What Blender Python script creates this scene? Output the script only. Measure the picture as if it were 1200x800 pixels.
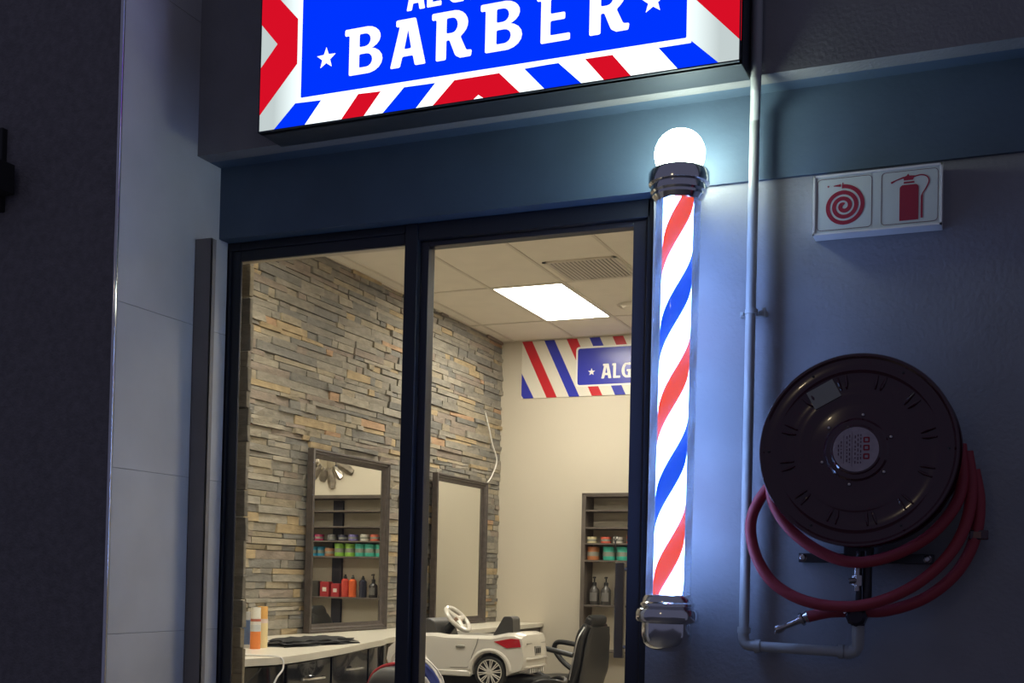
import bpy, bmesh, math, random
from mathutils import Vector, Matrix, Euler
random.seed(7)
PI = math.pi
sc = bpy.context.scene
for o in list(bpy.data.objects): bpy.data.objects.remove(o)
COL = sc.collection

# ------------------------------------------------------------------ camera
YAW, PITCH, ROLL, FPX, CY = -0.399643, 0.0206786, 0.0222162, 1386.7, 648.4
fw = Vector((math.sin(YAW)*math.cos(PITCH), math.cos(YAW)*math.cos(PITCH), math.sin(PITCH)))
r0 = Vector((math.cos(YAW), -math.sin(YAW), 0)); u0 = r0.cross(fw)
rt = math.cos(ROLL)*r0 + math.sin(ROLL)*u0
up = -math.sin(ROLL)*r0 + math.cos(ROLL)*u0
cam = bpy.data.objects.new('camera', bpy.data.cameras.new('camera')); COL.objects.link(cam)
m = Matrix((rt, up, -fw)).transposed().to_4x4(); m.translation = Vector((0, -3.6, 1.3))
cam.matrix_world = m
cam.data.sensor_width = 36; cam.data.sensor_fit = 'HORIZONTAL'
cam.data.lens = FPX/1200*36; cam.data.shift_y = (CY-400)/1200
cam.data.clip_start = 0.05; cam.data.clip_end = 200
sc.camera = cam

# ------------------------------------------------------------------ world, exposure
w = bpy.data.worlds.new('night'); sc.world = w; w.use_nodes = True
bg = w.node_tree.nodes['Background']
bg.inputs[0].default_value = (0.54, 0.56, 0.90, 1); bg.inputs[1].default_value = 0.15
sc.view_settings.view_transform = 'Standard'; sc.view_settings.look = 'None'
sc.view_settings.exposure = 0.0; sc.view_settings.gamma = 1.0
sc.view_settings.use_curve_mapping = False

L_PANEL = 27.0
L_GLOBE = (30, 36, 31)
L_WHITE = (5.5, 9.5, 20.0)
L_SIGN = 1.15
lamp = bpy.data.lights.new('walkway_lamp', 'POINT'); lamp.energy = 7; lamp.color = (1, .80, .5); lamp.shadow_soft_size = .07
lo = bpy.data.objects.new('walkway_lamp', lamp); COL.objects.link(lo); lo.location = (-1.9, -5.4, 3.3)

# ------------------------------------------------------------------ materials
MATS = {}
def mat(name, col, rough=0.6, metal=0.0, noise=0.0, nscale=8.0, bump=0.0, bscale=60.0, coat=0.0, spec=0.5, emit=None, estr=1.0, stretch=None):
    if name in MATS: return MATS[name]
    M = bpy.data.materials.new(name); M.use_nodes = True
    nt = M.node_tree; b = nt.nodes['Principled BSDF']
    b.inputs['Base Color'].default_value = (*col, 1); b.inputs['Roughness'].default_value = rough
    b.inputs['Metallic'].default_value = metal; b.inputs['Coat Weight'].default_value = coat
    b.inputs['Specular IOR Level'].default_value = spec
    if emit:
        b.inputs['Emission Color'].default_value = (*emit, 1); b.inputs['Emission Strength'].default_value = estr
    if noise or bump:
        tc = nt.nodes.new('ShaderNodeTexCoord'); mp = nt.nodes.new('ShaderNodeMapping')
        nt.links.new(tc.outputs['Object'], mp.inputs[0])
        if stretch: mp.inputs['Scale'].default_value = stretch
    if noise:
        n = nt.nodes.new('ShaderNodeTexNoise'); n.inputs['Scale'].default_value = nscale; n.inputs['Detail'].default_value = 6
        nt.links.new(mp.outputs[0], n.inputs['Vector'])
        r = nt.nodes.new('ShaderNodeValToRGB')
        r.color_ramp.elements[0].position = 0.3; r.color_ramp.elements[1].position = 0.7
        r.color_ramp.elements[0].color = (*[c*(1-noise) for c in col], 1)
        r.color_ramp.elements[1].color = (*[min(1, c*(1+noise)) for c in col], 1)
        nt.links.new(n.outputs['Fac'], r.inputs[0]); nt.links.new(r.outputs[0], b.inputs['Base Color'])
    if bump:
        n2 = nt.nodes.new('ShaderNodeTexNoise'); n2.inputs['Scale'].default_value = bscale; n2.inputs['Detail'].default_value = 4
        nt.links.new(mp.outputs[0], n2.inputs['Vector'])
        bp = nt.nodes.new('ShaderNodeBump'); bp.inputs['Strength'].default_value = bump; bp.inputs['Distance'].default_value = 0.01
        nt.links.new(n2.outputs['Fac'], bp.inputs['Height']); nt.links.new(bp.outputs[0], b.inputs['Normal'])
    MATS[name] = M; return M
def emis(name, col, s=1.0):
    if name in MATS: return MATS[name]
    M = bpy.data.materials.new(name); M.use_nodes = True; nt = M.node_tree
    nt.nodes.remove(nt.nodes['Principled BSDF']); e = nt.nodes.new('ShaderNodeEmission')
    e.inputs[0].default_value = (*col, 1); e.inputs[1].default_value = s
    nt.links.new(e.outputs[0], nt.nodes['Material Output'].inputs[0]); MATS[name] = M; return M
def glass(name, tint=(1, 1, 1), refl=0.35, dif=0.0, difcol=(0.8, 0.85, 1)):
    M = bpy.data.materials.new(name); M.use_nodes = True; nt = M.node_tree
    nt.nodes.remove(nt.nodes['Principled BSDF'])
    t = nt.nodes.new('ShaderNodeBsdfTransparent'); t.inputs[0].default_value = (*tint, 1)
    g = nt.nodes.new('ShaderNodeBsdfGlossy'); g.inputs['Roughness'].default_value = 0.02
    f = nt.nodes.new('ShaderNodeFresnel'); f.inputs[0].default_value = 1.45
    mu = nt.nodes.new('ShaderNodeMath'); mu.operation = 'MULTIPLY'; mu.inputs[1].default_value = refl
    nt.links.new(f.outputs[0], mu.inputs[0])
    mx = nt.nodes.new('ShaderNodeMixShader'); nt.links.new(mu.outputs[0], mx.inputs[0])
    last = t
    if dif:
        d = nt.nodes.new('ShaderNodeBsdfDiffuse'); d.inputs[0].default_value = (*difcol, 1)
        tr = nt.nodes.new('ShaderNodeBsdfTranslucent'); tr.inputs[0].default_value = (*difcol, 1)
        a = nt.nodes.new('ShaderNodeMixShader'); a.inputs[0].default_value = 0.5
        nt.links.new(d.outputs[0], a.inputs[1]); nt.links.new(tr.outputs[0], a.inputs[2])
        b = nt.nodes.new('ShaderNodeMixShader'); b.inputs[0].default_value = dif
        nt.links.new(t.outputs[0], b.inputs[1]); nt.links.new(a.outputs[0], b.inputs[2]); last = b
    nt.links.new(last.outputs[0], mx.inputs[1]); nt.links.new(g.outputs[0], mx.inputs[2])
    nt.links.new(mx.outputs[0], nt.nodes['Material Output'].inputs[0]); return M

m_plaster = mat('grey plaster', (0.25, 0.25, 0.27), 0.75, noise=0.08, nscale=5, bump=0.25, bscale=70)
m_fascia = mat('grey fascia paint', (0.23, 0.23, 0.24), 0.8, noise=0.08, nscale=6, bump=0.2, bscale=80)
m_band = mat('slate blue paint', (0.070, 0.110, 0.165), 0.6, noise=0.1, nscale=4, bump=0.1, bscale=50)
m_pier = mat('dark textured coating', (0.185, 0.175, 0.185), 0.9, noise=0.15, nscale=40, bump=0.5, bscale=120)
m_tile = mat('grey wall tile', (0.56, 0.55, 0.53), 0.45, noise=0.10, nscale=3)
m_grout = mat('dark grout', (0.22, 0.22, 0.22), 0.9)
m_frame = mat('black blue aluminium', (0.010, 0.013, 0.022), 0.4)
m_channel = mat('dull brown steel channel', (0.22, 0.20, 0.19), 0.55, noise=0.06)
m_chrome = mat('chrome', (0.75, 0.75, 0.76), 0.12, metal=1.0)
m_trimsteel = mat('polished edge trim', (0.7, 0.7, 0.72), 0.1, metal=1.0)
m_pipe = mat('grey painted pipe', (0.36, 0.37, 0.37), 0.4, noise=0.05)
m_glass = glass('shop glass', (0.97, 0.98, 0.97), 0.3)
m_beige = mat('beige wall paint', (0.60, 0.54, 0.435), 0.7, noise=0.03, nscale=2, bump=0.05)
m_ceil = mat('ceiling board', (0.80, 0.74, 0.64), 0.9, noise=0.03)
m_grid = mat('ceiling grid', (0.66, 0.60, 0.51), 0.6)
m_floor = mat('grey floor tile', (0.35, 0.32, 0.28), 0.35, noise=0.08)
m_mirror = mat('mirror glass', (0.86, 0.86, 0.82), 0.01, metal=1.0)
m_mframe = mat('dark pewter frame', (0.085, 0.07, 0.063), 0.42, metal=0.3, noise=0.2, nscale=30)
m_wood = mat('dark grey brown board', (0.11, 0.09, 0.075), 0.5, noise=0.15, nscale=12)
m_counter = mat('cream stone worktop', (0.74, 0.69, 0.58), 0.3, noise=0.05, nscale=6)
m_cab = mat('glossy black cabinet', (0.014, 0.016, 0.022), 0.12, coat=0.5)
m_black = mat('black vinyl', (0.022, 0.022, 0.023), 0.38)
m_blackm = mat('matt black', (0.02, 0.02, 0.02), 0.7)
m_white = mat('white plastic', (0.80, 0.78, 0.74), 0.3)
m_carwhite = mat('white car plastic', (0.72, 0.68, 0.60), 0.22, coat=0.4)
m_redh = mat('red rubber hose', (0.30, 0.028, 0.042), 0.55)
m_reel = mat('dark red enamel', (0.045, 0.004, 0.012), 0.16, coat=0.6)
m_darkmet = mat('dark steel', (0.05, 0.05, 0.055), 0.35, metal=0.8)
m_brass = mat('dull nickel', (0.42, 0.40, 0.40), 0.25, metal=1.0)

# ------------------------------------------------------------------ mesh helpers
class MB:
    def __init__(s): s.bm = bmesh.new(); s.mi = 0
    def face(s, vs):
        try:
            f = s.bm.faces.new(vs); f.material_index = s.mi; return f
        except ValueError: return None
    def box(s, x0, x1, y0, y1, z0, z1, rot=None, org=None):
        v = [Vector((x, y, z)) for x in (x0, x1) for y in (y0, y1) for z in (z0, z1)]
        if rot is not None:
            c = Vector(org) if org is not None else Vector(((x0+x1)/2, (y0+y1)/2, (z0+z1)/2)); v = [rot @ (p-c)+c for p in v]
        v = [s.bm.verts.new(p) for p in v]
        for a in ((0, 1, 3, 2), (4, 6, 7, 5), (0, 4, 5, 1), (2, 3, 7, 6), (0, 2, 6, 4), (1, 5, 7, 3)): s.face([v[i] for i in a])
        return s
    def prism(s, pts, axis, a, b):
        """pts 2d; axis 'y': pts=(x,z); 'z': (x,y); 'x': (y,z)"""
        def P(p, t): return {'y': (p[0], t, p[1]), 'z': (p[0], p[1], t), 'x': (t, p[0], p[1])}[axis]
        A = [s.bm.verts.new(P(p, a)) for p in pts]; B = [s.bm.verts.new(P(p, b)) for p in pts]; n = len(pts)
        s.face(A[::-1]); s.face(B)
        for i in range(n): s.face([A[i], A[(i+1) % n], B[(i+1) % n], B[i]])
        return s
    def ring(s, c, u, v, r, n): return [s.bm.verts.new(c+u*(r*math.cos(2*PI*i/n))+v*(r*math.sin(2*PI*i/n))) for i in range(n)]
    def tube(s, pts, r, n=12, caps=True, closed=False):
        pts = [Vector(p) for p in pts]; rs = r if isinstance(r, (list, tuple)) else [r]*len(pts)
        N = len(pts); prev = None; rings = []
        for i, p in enumerate(pts):
            if closed: t = (pts[(i+1) % N]-pts[i-1])
            else: t = (pts[min(i+1, N-1)]-pts[max(i-1, 0)])
            t.normalize()
            if prev is None:
                h = Vector((0, 0, 1)) if abs(t.z) < .9 else Vector((1, 0, 0)); u = t.cross(h).normalized()
            else: u = (prev - t*prev.dot(t)).normalized()
            prev = u; rings.append(s.ring(p, u, t.cross(u), rs[i], n))
        for i in range(N-1 if not closed else N):
            a, b = rings[i], rings[(i+1) % N]
            for k in range(n): s.face([a[k], a[(k+1) % n], b[(k+1) % n], b[k]])
        if caps and not closed: s.face(rings[0][::-1]); s.face(rings[-1])
        return s
    def lathe(s, prof, c=(0, 0, 0), ax='z', n=32):
        """prof list of (r, t)"""
        c = Vector(c); A = {'z': Vector((0, 0, 1)), 'y': Vector((0, 1, 0)), 'x': Vector((1, 0, 0))}[ax]
        u = {'z': Vector((1, 0, 0)), 'y': Vector((1, 0, 0)), 'x': Vector((0, 1, 0))}[ax]; v = A.cross(u)
        prev = None
        for (r, t) in prof:
            cur = [s.bm.verts.new(c+A*t)] if r < 1e-6 else s.ring(c+A*t, u, v, r, n)
            if prev is not None:
                if len(prev) == 1 and len(cur) > 1:
                    for k in range(n): s.face([prev[0], cur[k], cur[(k+1) % n]])
                elif len(cur) == 1 and len(prev) > 1:
                    for k in range(n): s.face([prev[(k+1) % n], prev[k], cur[0]])
                elif len(cur) > 1:
                    for k in range(n): s.face([prev[k], prev[(k+1) % n], cur[(k+1) % n], cur[k]])
            prev = cur
        return s
    def sphere(s, c, r, n=24, sc_=(1, 1, 1)):
        m_ = Matrix.Translation(c) @ Matrix.Diagonal((*[r*k for k in sc_], 1))
        g = bmesh.ops.create_uvsphere(s.bm, u_segments=n, v_segments=n//2, radius=1, matrix=m_)
        for v in g['verts']:
            for f in v.link_faces: f.material_index = s.mi
        return s
    def build(s, name, material, parent=None, loc=None, bevel=0, seg=2, smooth=True, world=False, kind=None, label=None):
        bmesh.ops.recalc_face_normals(s.bm, faces=s.bm.faces)
        if world and parent is not None:
            L = parent.matrix_world.inverted() if False else None
            base = Vector((0, 0, 0)); p = parent
            while p is not None: base += p.location; p = p.parent
            for v in s.bm.verts: v.co -= base
        me = bpy.data.meshes.new(name); s.bm.to_mesh(me); s.bm.free()
        for mm in (material if isinstance(material, (list, tuple)) else [material]): me.materials.append(mm)
        if smooth:
            for p in me.polygons: p.use_smooth = True
            me.set_sharp_from_angle(angle=math.radians(35))
        o = bpy.data.objects.new(name, me); COL.objects.link(o)
        if parent is not None: o.parent = parent
        if loc is not None: o.location = loc
        if bevel:
            b = o.modifiers.new('bevel', 'BEVEL'); b.width = bevel; b.segments = seg; b.limit_method = 'ANGLE'; b.angle_limit = math.radians(35)
        if kind: o['kind'] = kind
        if label: o['label'] = label
        return o
def thing(name, label, cat, loc=(0, 0, 0), rotz=0, group=None):
    o = bpy.data.objects.new(name, None); COL.objects.link(o); o.empty_display_size = .05
    o.location = loc; o.rotation_euler = (0, 0, rotz); o['label'] = label; o['category'] = cat
    if group: o['group'] = group
    return o
def tag(o, label, cat, group=None):
    o['label'] = label; o['category'] = cat
    if group: o['group'] = group
    return o
def struct(name, mb, m_, parent=None, **k):
    o = mb.build(name, m_, parent, **k)
    if parent is None: o['kind'] = 'structure'
    return o
def copytree(o, loc, rotz=None, label=None):
    c = o.copy(); COL.objects.link(c); c.location = loc
    if rotz is not None: c.rotation_euler = (0, 0, rotz)
    if label: c['label'] = label
    for ch in o.children:
        d = ch.copy(); COL.objects.link(d); d.parent = c
        for g in ch.children:
            e = g.copy(); COL.objects.link(e); e.parent = d
    return c
def spline(pts, n=8):
    P = [Vector(p) for p in pts]; out = []
    for i in range(len(P)-1):
        a = P[max(i-1, 0)]; b = P[i]; c = P[i+1]; d = P[min(i+2, len(P)-1)]
        for k in range(n):
            t = k/n
            out.append(.5*((2*b)+(c-a)*t+(2*a-5*b+4*c-d)*t*t+(3*b-a-3*c+d)*t**3))
    out.append(P[-1]); return out

# ------------------------------------------------------------------ structure: outside
CE = 3.42      # ceiling height inside
YB = 6.14      # back wall
XS = -4.26     # stone wall
FH = 2.535     # bottom of blue band
# right outside wall (behind reel)
b = MB(); b.box(-1.062, 2.2, 0.012, 0.30, 0, FH); struct('wall_right_outside', b, m_plaster)
# blue band + its soffit strip
b = MB(); b.box(-2.732, 2.2, 0.0, 0.30, FH, 2.80); b.box(-2.732, 2.2, -0.066, 0.30, 2.80, 2.83)
struct('trim_1', b, m_band)
b = MB(); b.box(-2.732, 2.2, -0.138, -0.066, 2.80, 2.83); b.box(-2.732, 2.2, -0.138, 0.30, 2.83, 4.3)
struct('wall_fascia', b, m_fascia)
# left pier
b = MB(); b.box(-4.6, -2.745, -0.532, 0.11, 0, 4.3); b.box(-4.6, -2.90, 0.11, 0.30, 0, 4.3); pier = struct('wall_pier', b, [m_pier])
tz = [0]; z = 1.086-1.1
edges = [-0.014, 0.536, 1.086, 1.636, 2.187, 3.287, 4.3]
b = MB(); b.box(-2.746, -2.7345, -0.531, 0.055, 0, 4.3); struct('trim_2', b, m_grout)
tiles = bpy.data.objects['trim_2']
for i in range(len(edges)-1):
    z0, z1 = max(edges[i], 0)+.0007, edges[i+1]-.0007
    b = MB(); b.box(-2.735, -2.732, -0.530, 0.055, z0, z1); b.build('tile', m_tile, tiles, bevel=.0006, seg=1)
# corner trim (polished)
b = MB(); b.tube([(-2.736, -0.5385, 0), (-2.736, -0.5385, 4.3)], 0.007, 12); struct('trim_3', b, m_trimsteel)
# shutter guide channel
b = MB(); b.box(-2.7315, -2.660, -0.138, -0.128, 0, 2.497); b.box(-2.664, -2.660, -0.138, -0.108, 0, 2.497); b.box(-2.7315, -2.7275, -0.138, -0.108, 0, 2.497)
tag(b.build('shutter_guide', m_channel, bevel=.0012), 'narrow dull grey-brown metal shutter channel on the tiled reveal', 'rail')
# pavement
b = MB(); b.box(-7, 5, -7, -.53, -.1, 0); b.box(-2.73, 2.2, -.53, .05, -.1, 0); struct('ground', b, mat('paving', (.2, .19, .18), .7, noise=.1))

# ------------------------------------------------------------------ inside shell
b = MB(); b.box(XS-.2, 1.8, .05, YB+.2, -.1, 0); struct('floor', b, m_floor)
b = MB(); b.box(XS-.2, 1.8, YB, YB+.15, 0, 3.6); struct('wall_back', b, m_beige)
b = MB(); b.box(1.6, 1.8, .3, YB, 0, 3.6); struct('wall_right', b, m_beige)
b = MB(); b.box(XS-.2, 1.6, .30, .33, FH, 3.6); b.box(XS-.2, -2.90, .30, .33, 0, FH); b.box(-1.06, 1.6, .30, .33, 0, FH)
struct('wall_front', b, m_beige)
b = MB(); b.box(XS-.25, XS-.012, .33, YB, 0, 3.6); stonewall = struct('wall_left', b, mat('stone joint shadow', (.07, .065, .06), .95))
# ceiling: boards in a grid, pitch .575 x 1.15
b = MB(); b.box(XS-.2, 1.8, .3, YB+.1, CE+.06, CE+.12); ceiling = struct('ceiling', b, m_ceil)
GX0, GPX = -3.558, 0.578; GY0, GPY = 4.285, 1.145
LIGHTS = [(-3.558, 4.285), (-3.558, 0.85), (-1.246, 4.285), (-1.246, 0.85)]
xs_ = [XS-.01] + [GX0+GPX*k for k in range(-1, 9)] + [1.6]
ys_ = [.33] + [GY0+GPY*k for k in range(-3, 2)] + [YB]
grid = MB()
for x in xs_[1:-1]: grid.box(x-.011, x+.011, .33, YB, CE-.002, CE+.012)
for y in ys_[1:-1]: grid.box(XS, 1.6, y-.011, y+.011, CE-.0015, CE+.012)
grid.box(XS-.01, XS+.02, .33, YB, CE-.003, CE+.012); grid.box(XS, 1.6, YB-.02, YB, CE-.003, CE+.012)
grid.build('ceiling_grid', m_grid, ceiling, smooth=False)
for i in range(len(xs_)-1):
    for j in range(len(ys_)-1):
        x0, x1, y0, y1 = xs_[i], xs_[i+1], ys_[j], ys_[j+1]
        if any(abs(x0-a) < .02 and abs(y0-c) < .02 for a, c in LIGHTS): continue
        b = MB(); b.box(x0+.004, x1-.004, y0+.004, y1-.004, CE+.004, CE+.02); b.build('ceiling_tile', m_ceil, ceiling, smooth=False)
m_panel = emis('light panel diffuser', (1.0, 0.93, 0.80), L_PANEL)
lt = ['glowing white rectangular ceiling light panel near the stone wall', 'ceiling light panel near the front window by the stone wall', 'rear ceiling light panel over the right side', 'front ceiling light panel over the right side']
for k, (x, y) in enumerate(LIGHTS):
    t = thing('ceiling_light', lt[k], 'ceiling light', (x+GPX/2, y+GPY/2, CE), 0, 'ceiling light panels')
    hx, hy = GPX/2-.012, GPY/2-.012
    f = MB()
    for a in ((-hx, -hx+.012, -hy, hy), (hx-.012, hx, -hy, hy), (-hx, hx, -hy, -hy+.012), (-hx, hx, hy-.012, hy)): f.box(*a, -.003, .03)
    f.build('frame', m_white, t)
    b = MB(); b.box(-hx+.01, hx-.01, -hy+.01, hy-.01, .003, .012); b.build('diffuser', m_panel, t)
# vent
t = thing('ceiling_vent', 'square slatted air vent in the ceiling beside the light panel', 'vent', (-2.668, 4.0, CE))
f = MB(); q = .26
for a in ((-q, -q+.025, -q, q), (q-.025, q, -q, q), (-q, q, -q, -q+.025), (-q, q, q-.025, q)): f.box(*a, -.006, .004)
f.build('frame', m_grid, t)
b = MB(); b.box(-q+.02, q-.02, -q+.02, q-.02, .0015, .003); b.build('backing', m_blackm, t)
R = Euler((math.radians(35), 0, 0)).to_matrix()
for k in range(17):
    x = -q+.038+k*(2*q-.076)/16
    b = MB(); b.box(-.007, .007, -q+.025, q-.025, -.001, .001, rot=Euler((0, math.radians(-35), 0)).to_matrix())
    b.build('slat', mat('vent slat', (.62, .57, .50), .5), t, loc=(x, 0, -.006), smooth=False)
# round ceiling diffuser
t = thing('ceiling_diffuser', 'round pale ceiling disc behind the vent', 'air_diffuser', (-2.70, 5.12, CE))
MB().lathe([(0, -.012), (.06, -.012), (.085, -.02), (.10, -.012), (.11, .003)]).build('disc', m_ceil, t)
MB().lathe([(.115, .003), (.125, -.008), (.135, -.006), (.14, .003)]).build('ring', m_grid, t)

# stones on left wall
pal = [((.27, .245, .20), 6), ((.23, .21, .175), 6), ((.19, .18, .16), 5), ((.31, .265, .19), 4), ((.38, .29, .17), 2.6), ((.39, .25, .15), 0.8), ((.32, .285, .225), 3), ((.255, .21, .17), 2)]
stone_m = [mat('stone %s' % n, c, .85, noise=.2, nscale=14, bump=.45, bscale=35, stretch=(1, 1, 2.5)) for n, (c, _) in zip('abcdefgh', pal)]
wts = [p[1] for p in pal]
def stone_box(mb, a0, a1, z0, z1, base, depth, face):
    j = lambda s=.0035: random.uniform(-s, s)
    mb.box(0, 1, 0, 1, 0, 1) if False else None
    def P(a, d, z): return (base+d, a, z) if face == 'x' else (a, base-d, z)
    vs = []
    for a in (a0, a1):
        for z in (z0, z1):
            vs.append(mb.bm.verts.new(P(a, -.012, z)))
    fr = []
    for a, sa in ((a0, 1), (a1, -1)):
        for z, sz in ((z0, 1), (z1, -1)):
            fr.append(mb.bm.verts.new(P(a+sa*.0015+j(.002), depth+random.uniform(-.006, .006), z+sz*.001+j(.0025))))
    mb.face([fr[0], fr[1], fr[3], fr[2]])
    mb.face([vs[0], vs[1], fr[1], fr[0]]); mb.face([vs[2], vs[3], fr[3], fr[2]])
    mb.face([vs[0], vs[2], fr[2], fr[0]]); mb.face([vs[1], vs[3], fr[3], fr[1]])
z = .60; cand = []
while z < CE-.005:
    h = random.choice([.026, .032, .038, .042, .048, .056]); z1 = min(z+h, CE)
    if CE-z1 < .02: z1 = CE
    y = .34
    while y < YB:
        l = random.choice([.08, .12, .18, .24, .3, .38, .46])*random.uniform(.85, 1.15); y1 = min(y+l, YB)
        if YB-y1 < .06: y1 = YB
        # some double height pieces come from ledges: vary depth
        cand.append((y, y1, z, z1, random.choice([.004, .008, .012, .016, .022]))); y = y1+.0015
    z = z1+.0015
cand.sort(key=lambda c: (c[0] < 2.25, (c[0]+c[1])/2 + (0 if c[2] > .88 else 5)))
rest = MB()
for k, c in enumerate(cand):
    mi = random.choices(range(8), wts)[0]
    if k < 290:
        b = MB(); stone_box(b, c[0], c[1], c[2], c[3], XS, c[4], 'x'); b.build('stone', stone_m[mi], stonewall, smooth=False)
    else:
        rest.mi = mi; stone_box(rest, c[0], c[1], c[2], c[3], XS, c[4], 'x')
rest.build('stone_courses', stone_m, stonewall, smooth=False, kind='stuff')
# stone clad return by the window
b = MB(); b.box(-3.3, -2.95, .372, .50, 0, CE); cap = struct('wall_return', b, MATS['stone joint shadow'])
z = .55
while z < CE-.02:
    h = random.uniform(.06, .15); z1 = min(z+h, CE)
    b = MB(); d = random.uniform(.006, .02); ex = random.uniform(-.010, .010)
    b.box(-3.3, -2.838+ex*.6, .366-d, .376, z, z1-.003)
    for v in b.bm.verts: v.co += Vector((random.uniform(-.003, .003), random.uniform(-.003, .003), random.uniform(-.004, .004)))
    b.build('stone', stone_m[random.choice([0, 0, 3, 6, 6, 1, 3])], cap, smooth=False, bevel=.002, seg=1)  # mostly paler stones: colour stands in for light this shaded face lacks
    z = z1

# ------------------------------------------------------------------ shopfront frame, glass, door
b = MB(); YF0, YF1 = .06, .11
b.box(-2.745, -2.674, YF0, YF0+.012, 0, 2.535); b.box(-2.674, -1.980, YF0, YF0+.012, 2.463, 2.535); b.box(-2.745, -2.722, YF0+.012, YF1, 0, 2.535); b.box(-2.722, -1.980, YF0+.012, YF1, 2.492, 2.535)
b.box(-2.702, -1.980, YF0, YF1, 0, .08)
win = struct('window_1', b, m_frame, bevel=.003)
b = MB(); b.box(-2.722, -2.714, YF0-.008, YF0, 0, 2.51); b.box(-2.714, -1.98, YF0-.008, YF0, 2.502, 2.51)
b.build('frame_bead', m_frame, win)
b = MB(); b.box(-2.722, -1.978, .074, .080, .07, 2.492); b.build('pane', m_glass, win, smooth=False)
b = MB(); b.box(-1.980, -1.929, YF0-.004, YF1, 0, 2.535); b.box(-1.929, -1.085, YF0, YF1, 2.475, 2.535); b.box(-1.098, -1.06, YF0, YF1, 0, 2.535)
door = struct('door_1', b, m_frame, bevel=.003)
b = MB(); b.box(-1.926, -1.897, YF0+.02, YF1+.02, .02, 2.473); b.box(-1.150, -1.101, YF0+.02, YF1+.02, .02, 2.473); b.box(-1.897, -1.150, YF0+.02, YF1+.02, 2.456, 2.473); b.box(-1.897, -1.150, YF0+.02, YF1+.02, .02, .12)
b.build('door_leaf', mat('dark bronze aluminium', (.018, .018, .026), .35), door, bevel=.002)
b = MB(); b.box(-1.899, -1.148, .10, .106, .11, 2.458); b.build('pane', m_glass, door, smooth=False)
b = MB(); b.box(-1.222, -1.190, .180, .205, 1.041, 1.360)
hd = b.build('door_handle', mat('satin dark steel', (.22, .19, .165), .45, metal=.2), door, bevel=.003)
b = MB()
for z in (1.078, 1.338): b.tube([(-1.206, .19, z), (-1.13, .19, z), (-1.125, .125, z)], .0075, 10)
b.build('handle_standoff', m_chrome, hd)

# ------------------------------------------------------------------ glyph helpers (flat print)
def arc(cx, cz, rx, rz, a0, a1, n=8):
    return [(cx+rx*math.cos(math.radians(a0+(a1-a0)*i/n)), cz+rz*math.sin(math.radians(a0+(a1-a0)*i/n))) for i in range(n+1)]
def roundpoly(pts, r):
    out = []; n = len(pts)
    for i in range(n):
        p = Vector(pts[i]); a = Vector(pts[i-1])-p; c = Vector(pts[(i+1) % n])-p
        la, lc = a.length, c.length
        if la < 1e-5 or lc < 1e-5: continue
        ang = a.angle(c)
        if ang > math.radians(150): out.append(tuple(p)); continue
        k = min(r, la*.45, lc*.45); A = p+a.normalized()*k; B_ = p+c.normalized()*k
        for t in (0, .33, .67, 1): out.append(tuple((1-t)**2*A+2*t*(1-t)*p+t*t*B_))
    return out
G = {}
G['B'] = (.86, [[(0, 0), (.48, 0)]+arc(.48, .27, .38, .27, -80, 80)+[(.56, .525)]+arc(.44, .755, .36, .245, -60, 85)+[(-.12, 1), (-.12, .86), (0, .86)],
          [(.26, .14), (.26, .43)]+arc(.44, .285, .16, .145, 90, -90), [(.26, .58), (.26, .86)]+arc(.40, .72, .15, .14, 90, -90)])
G['A'] = (.86, [[(-.04, 0), (.22, 0), (.28, .22), (.56, .22), (.62, 0), (.90, 0), (.62, 1), (.10, 1), (.10, .86), (.20, .86)], [(.325, .37), (.42, .78), (.515, .37)]])
G['R'] = (.88, [[(0, 0), (.26, 0), (.26, .40), (.34, .40), (.50, .06)]+[(.62, 0), (.90, 0), (.92, .13), (.78, .14), (.62, .44)]+arc(.44, .71, .37, .29, -45, 85)+[(-.12, 1), (-.12, .86), (0, .86)],
          [(.26, .54), (.26, .86)]+arc(.40, .70, .15, .16, 90, -90)])
G['E'] = (.78, [[(0, 0), (.80, 0), (.80, .14), (.26, .14), (.26, .43), (.66, .43), (.66, .57), (.26, .57), (.26, .86), (.78, .86), (.78, 1), (-.12, 1), (-.12, .86), (0, .86)]])
G['L'] = (.62, [[(0, 0), (.66, 0), (.66, .15), (.25, .15), (.25, 1), (-.1, 1), (-.1, .86), (0, .86)]])
G['G'] = (.76, [[(.76, .84), (.76, 1), (.40, 1)]+arc(.40, .5, .42, .5, 90, 270, 12)+[(.78, 0), (.78, .55), (.42, .55), (.42, .41), (.54, .41), (.54, .14), (.42, .14)]+arc(.42, .5, .18, .36, 270, 90, 10)])
G['I'] = (.25, [[(0, 0), (.26, 0), (.26, 1), (-.1, 1), (-.1, .86), (0, .86)]])
def star(cx, cz, r):
    return [(cx+(r if i % 2 == 0 else r*.42)*math.sin(i*PI/5), cz+(r if i % 2 == 0 else r*.42)*math.cos(i*PI/5)) for i in range(10)]
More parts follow.
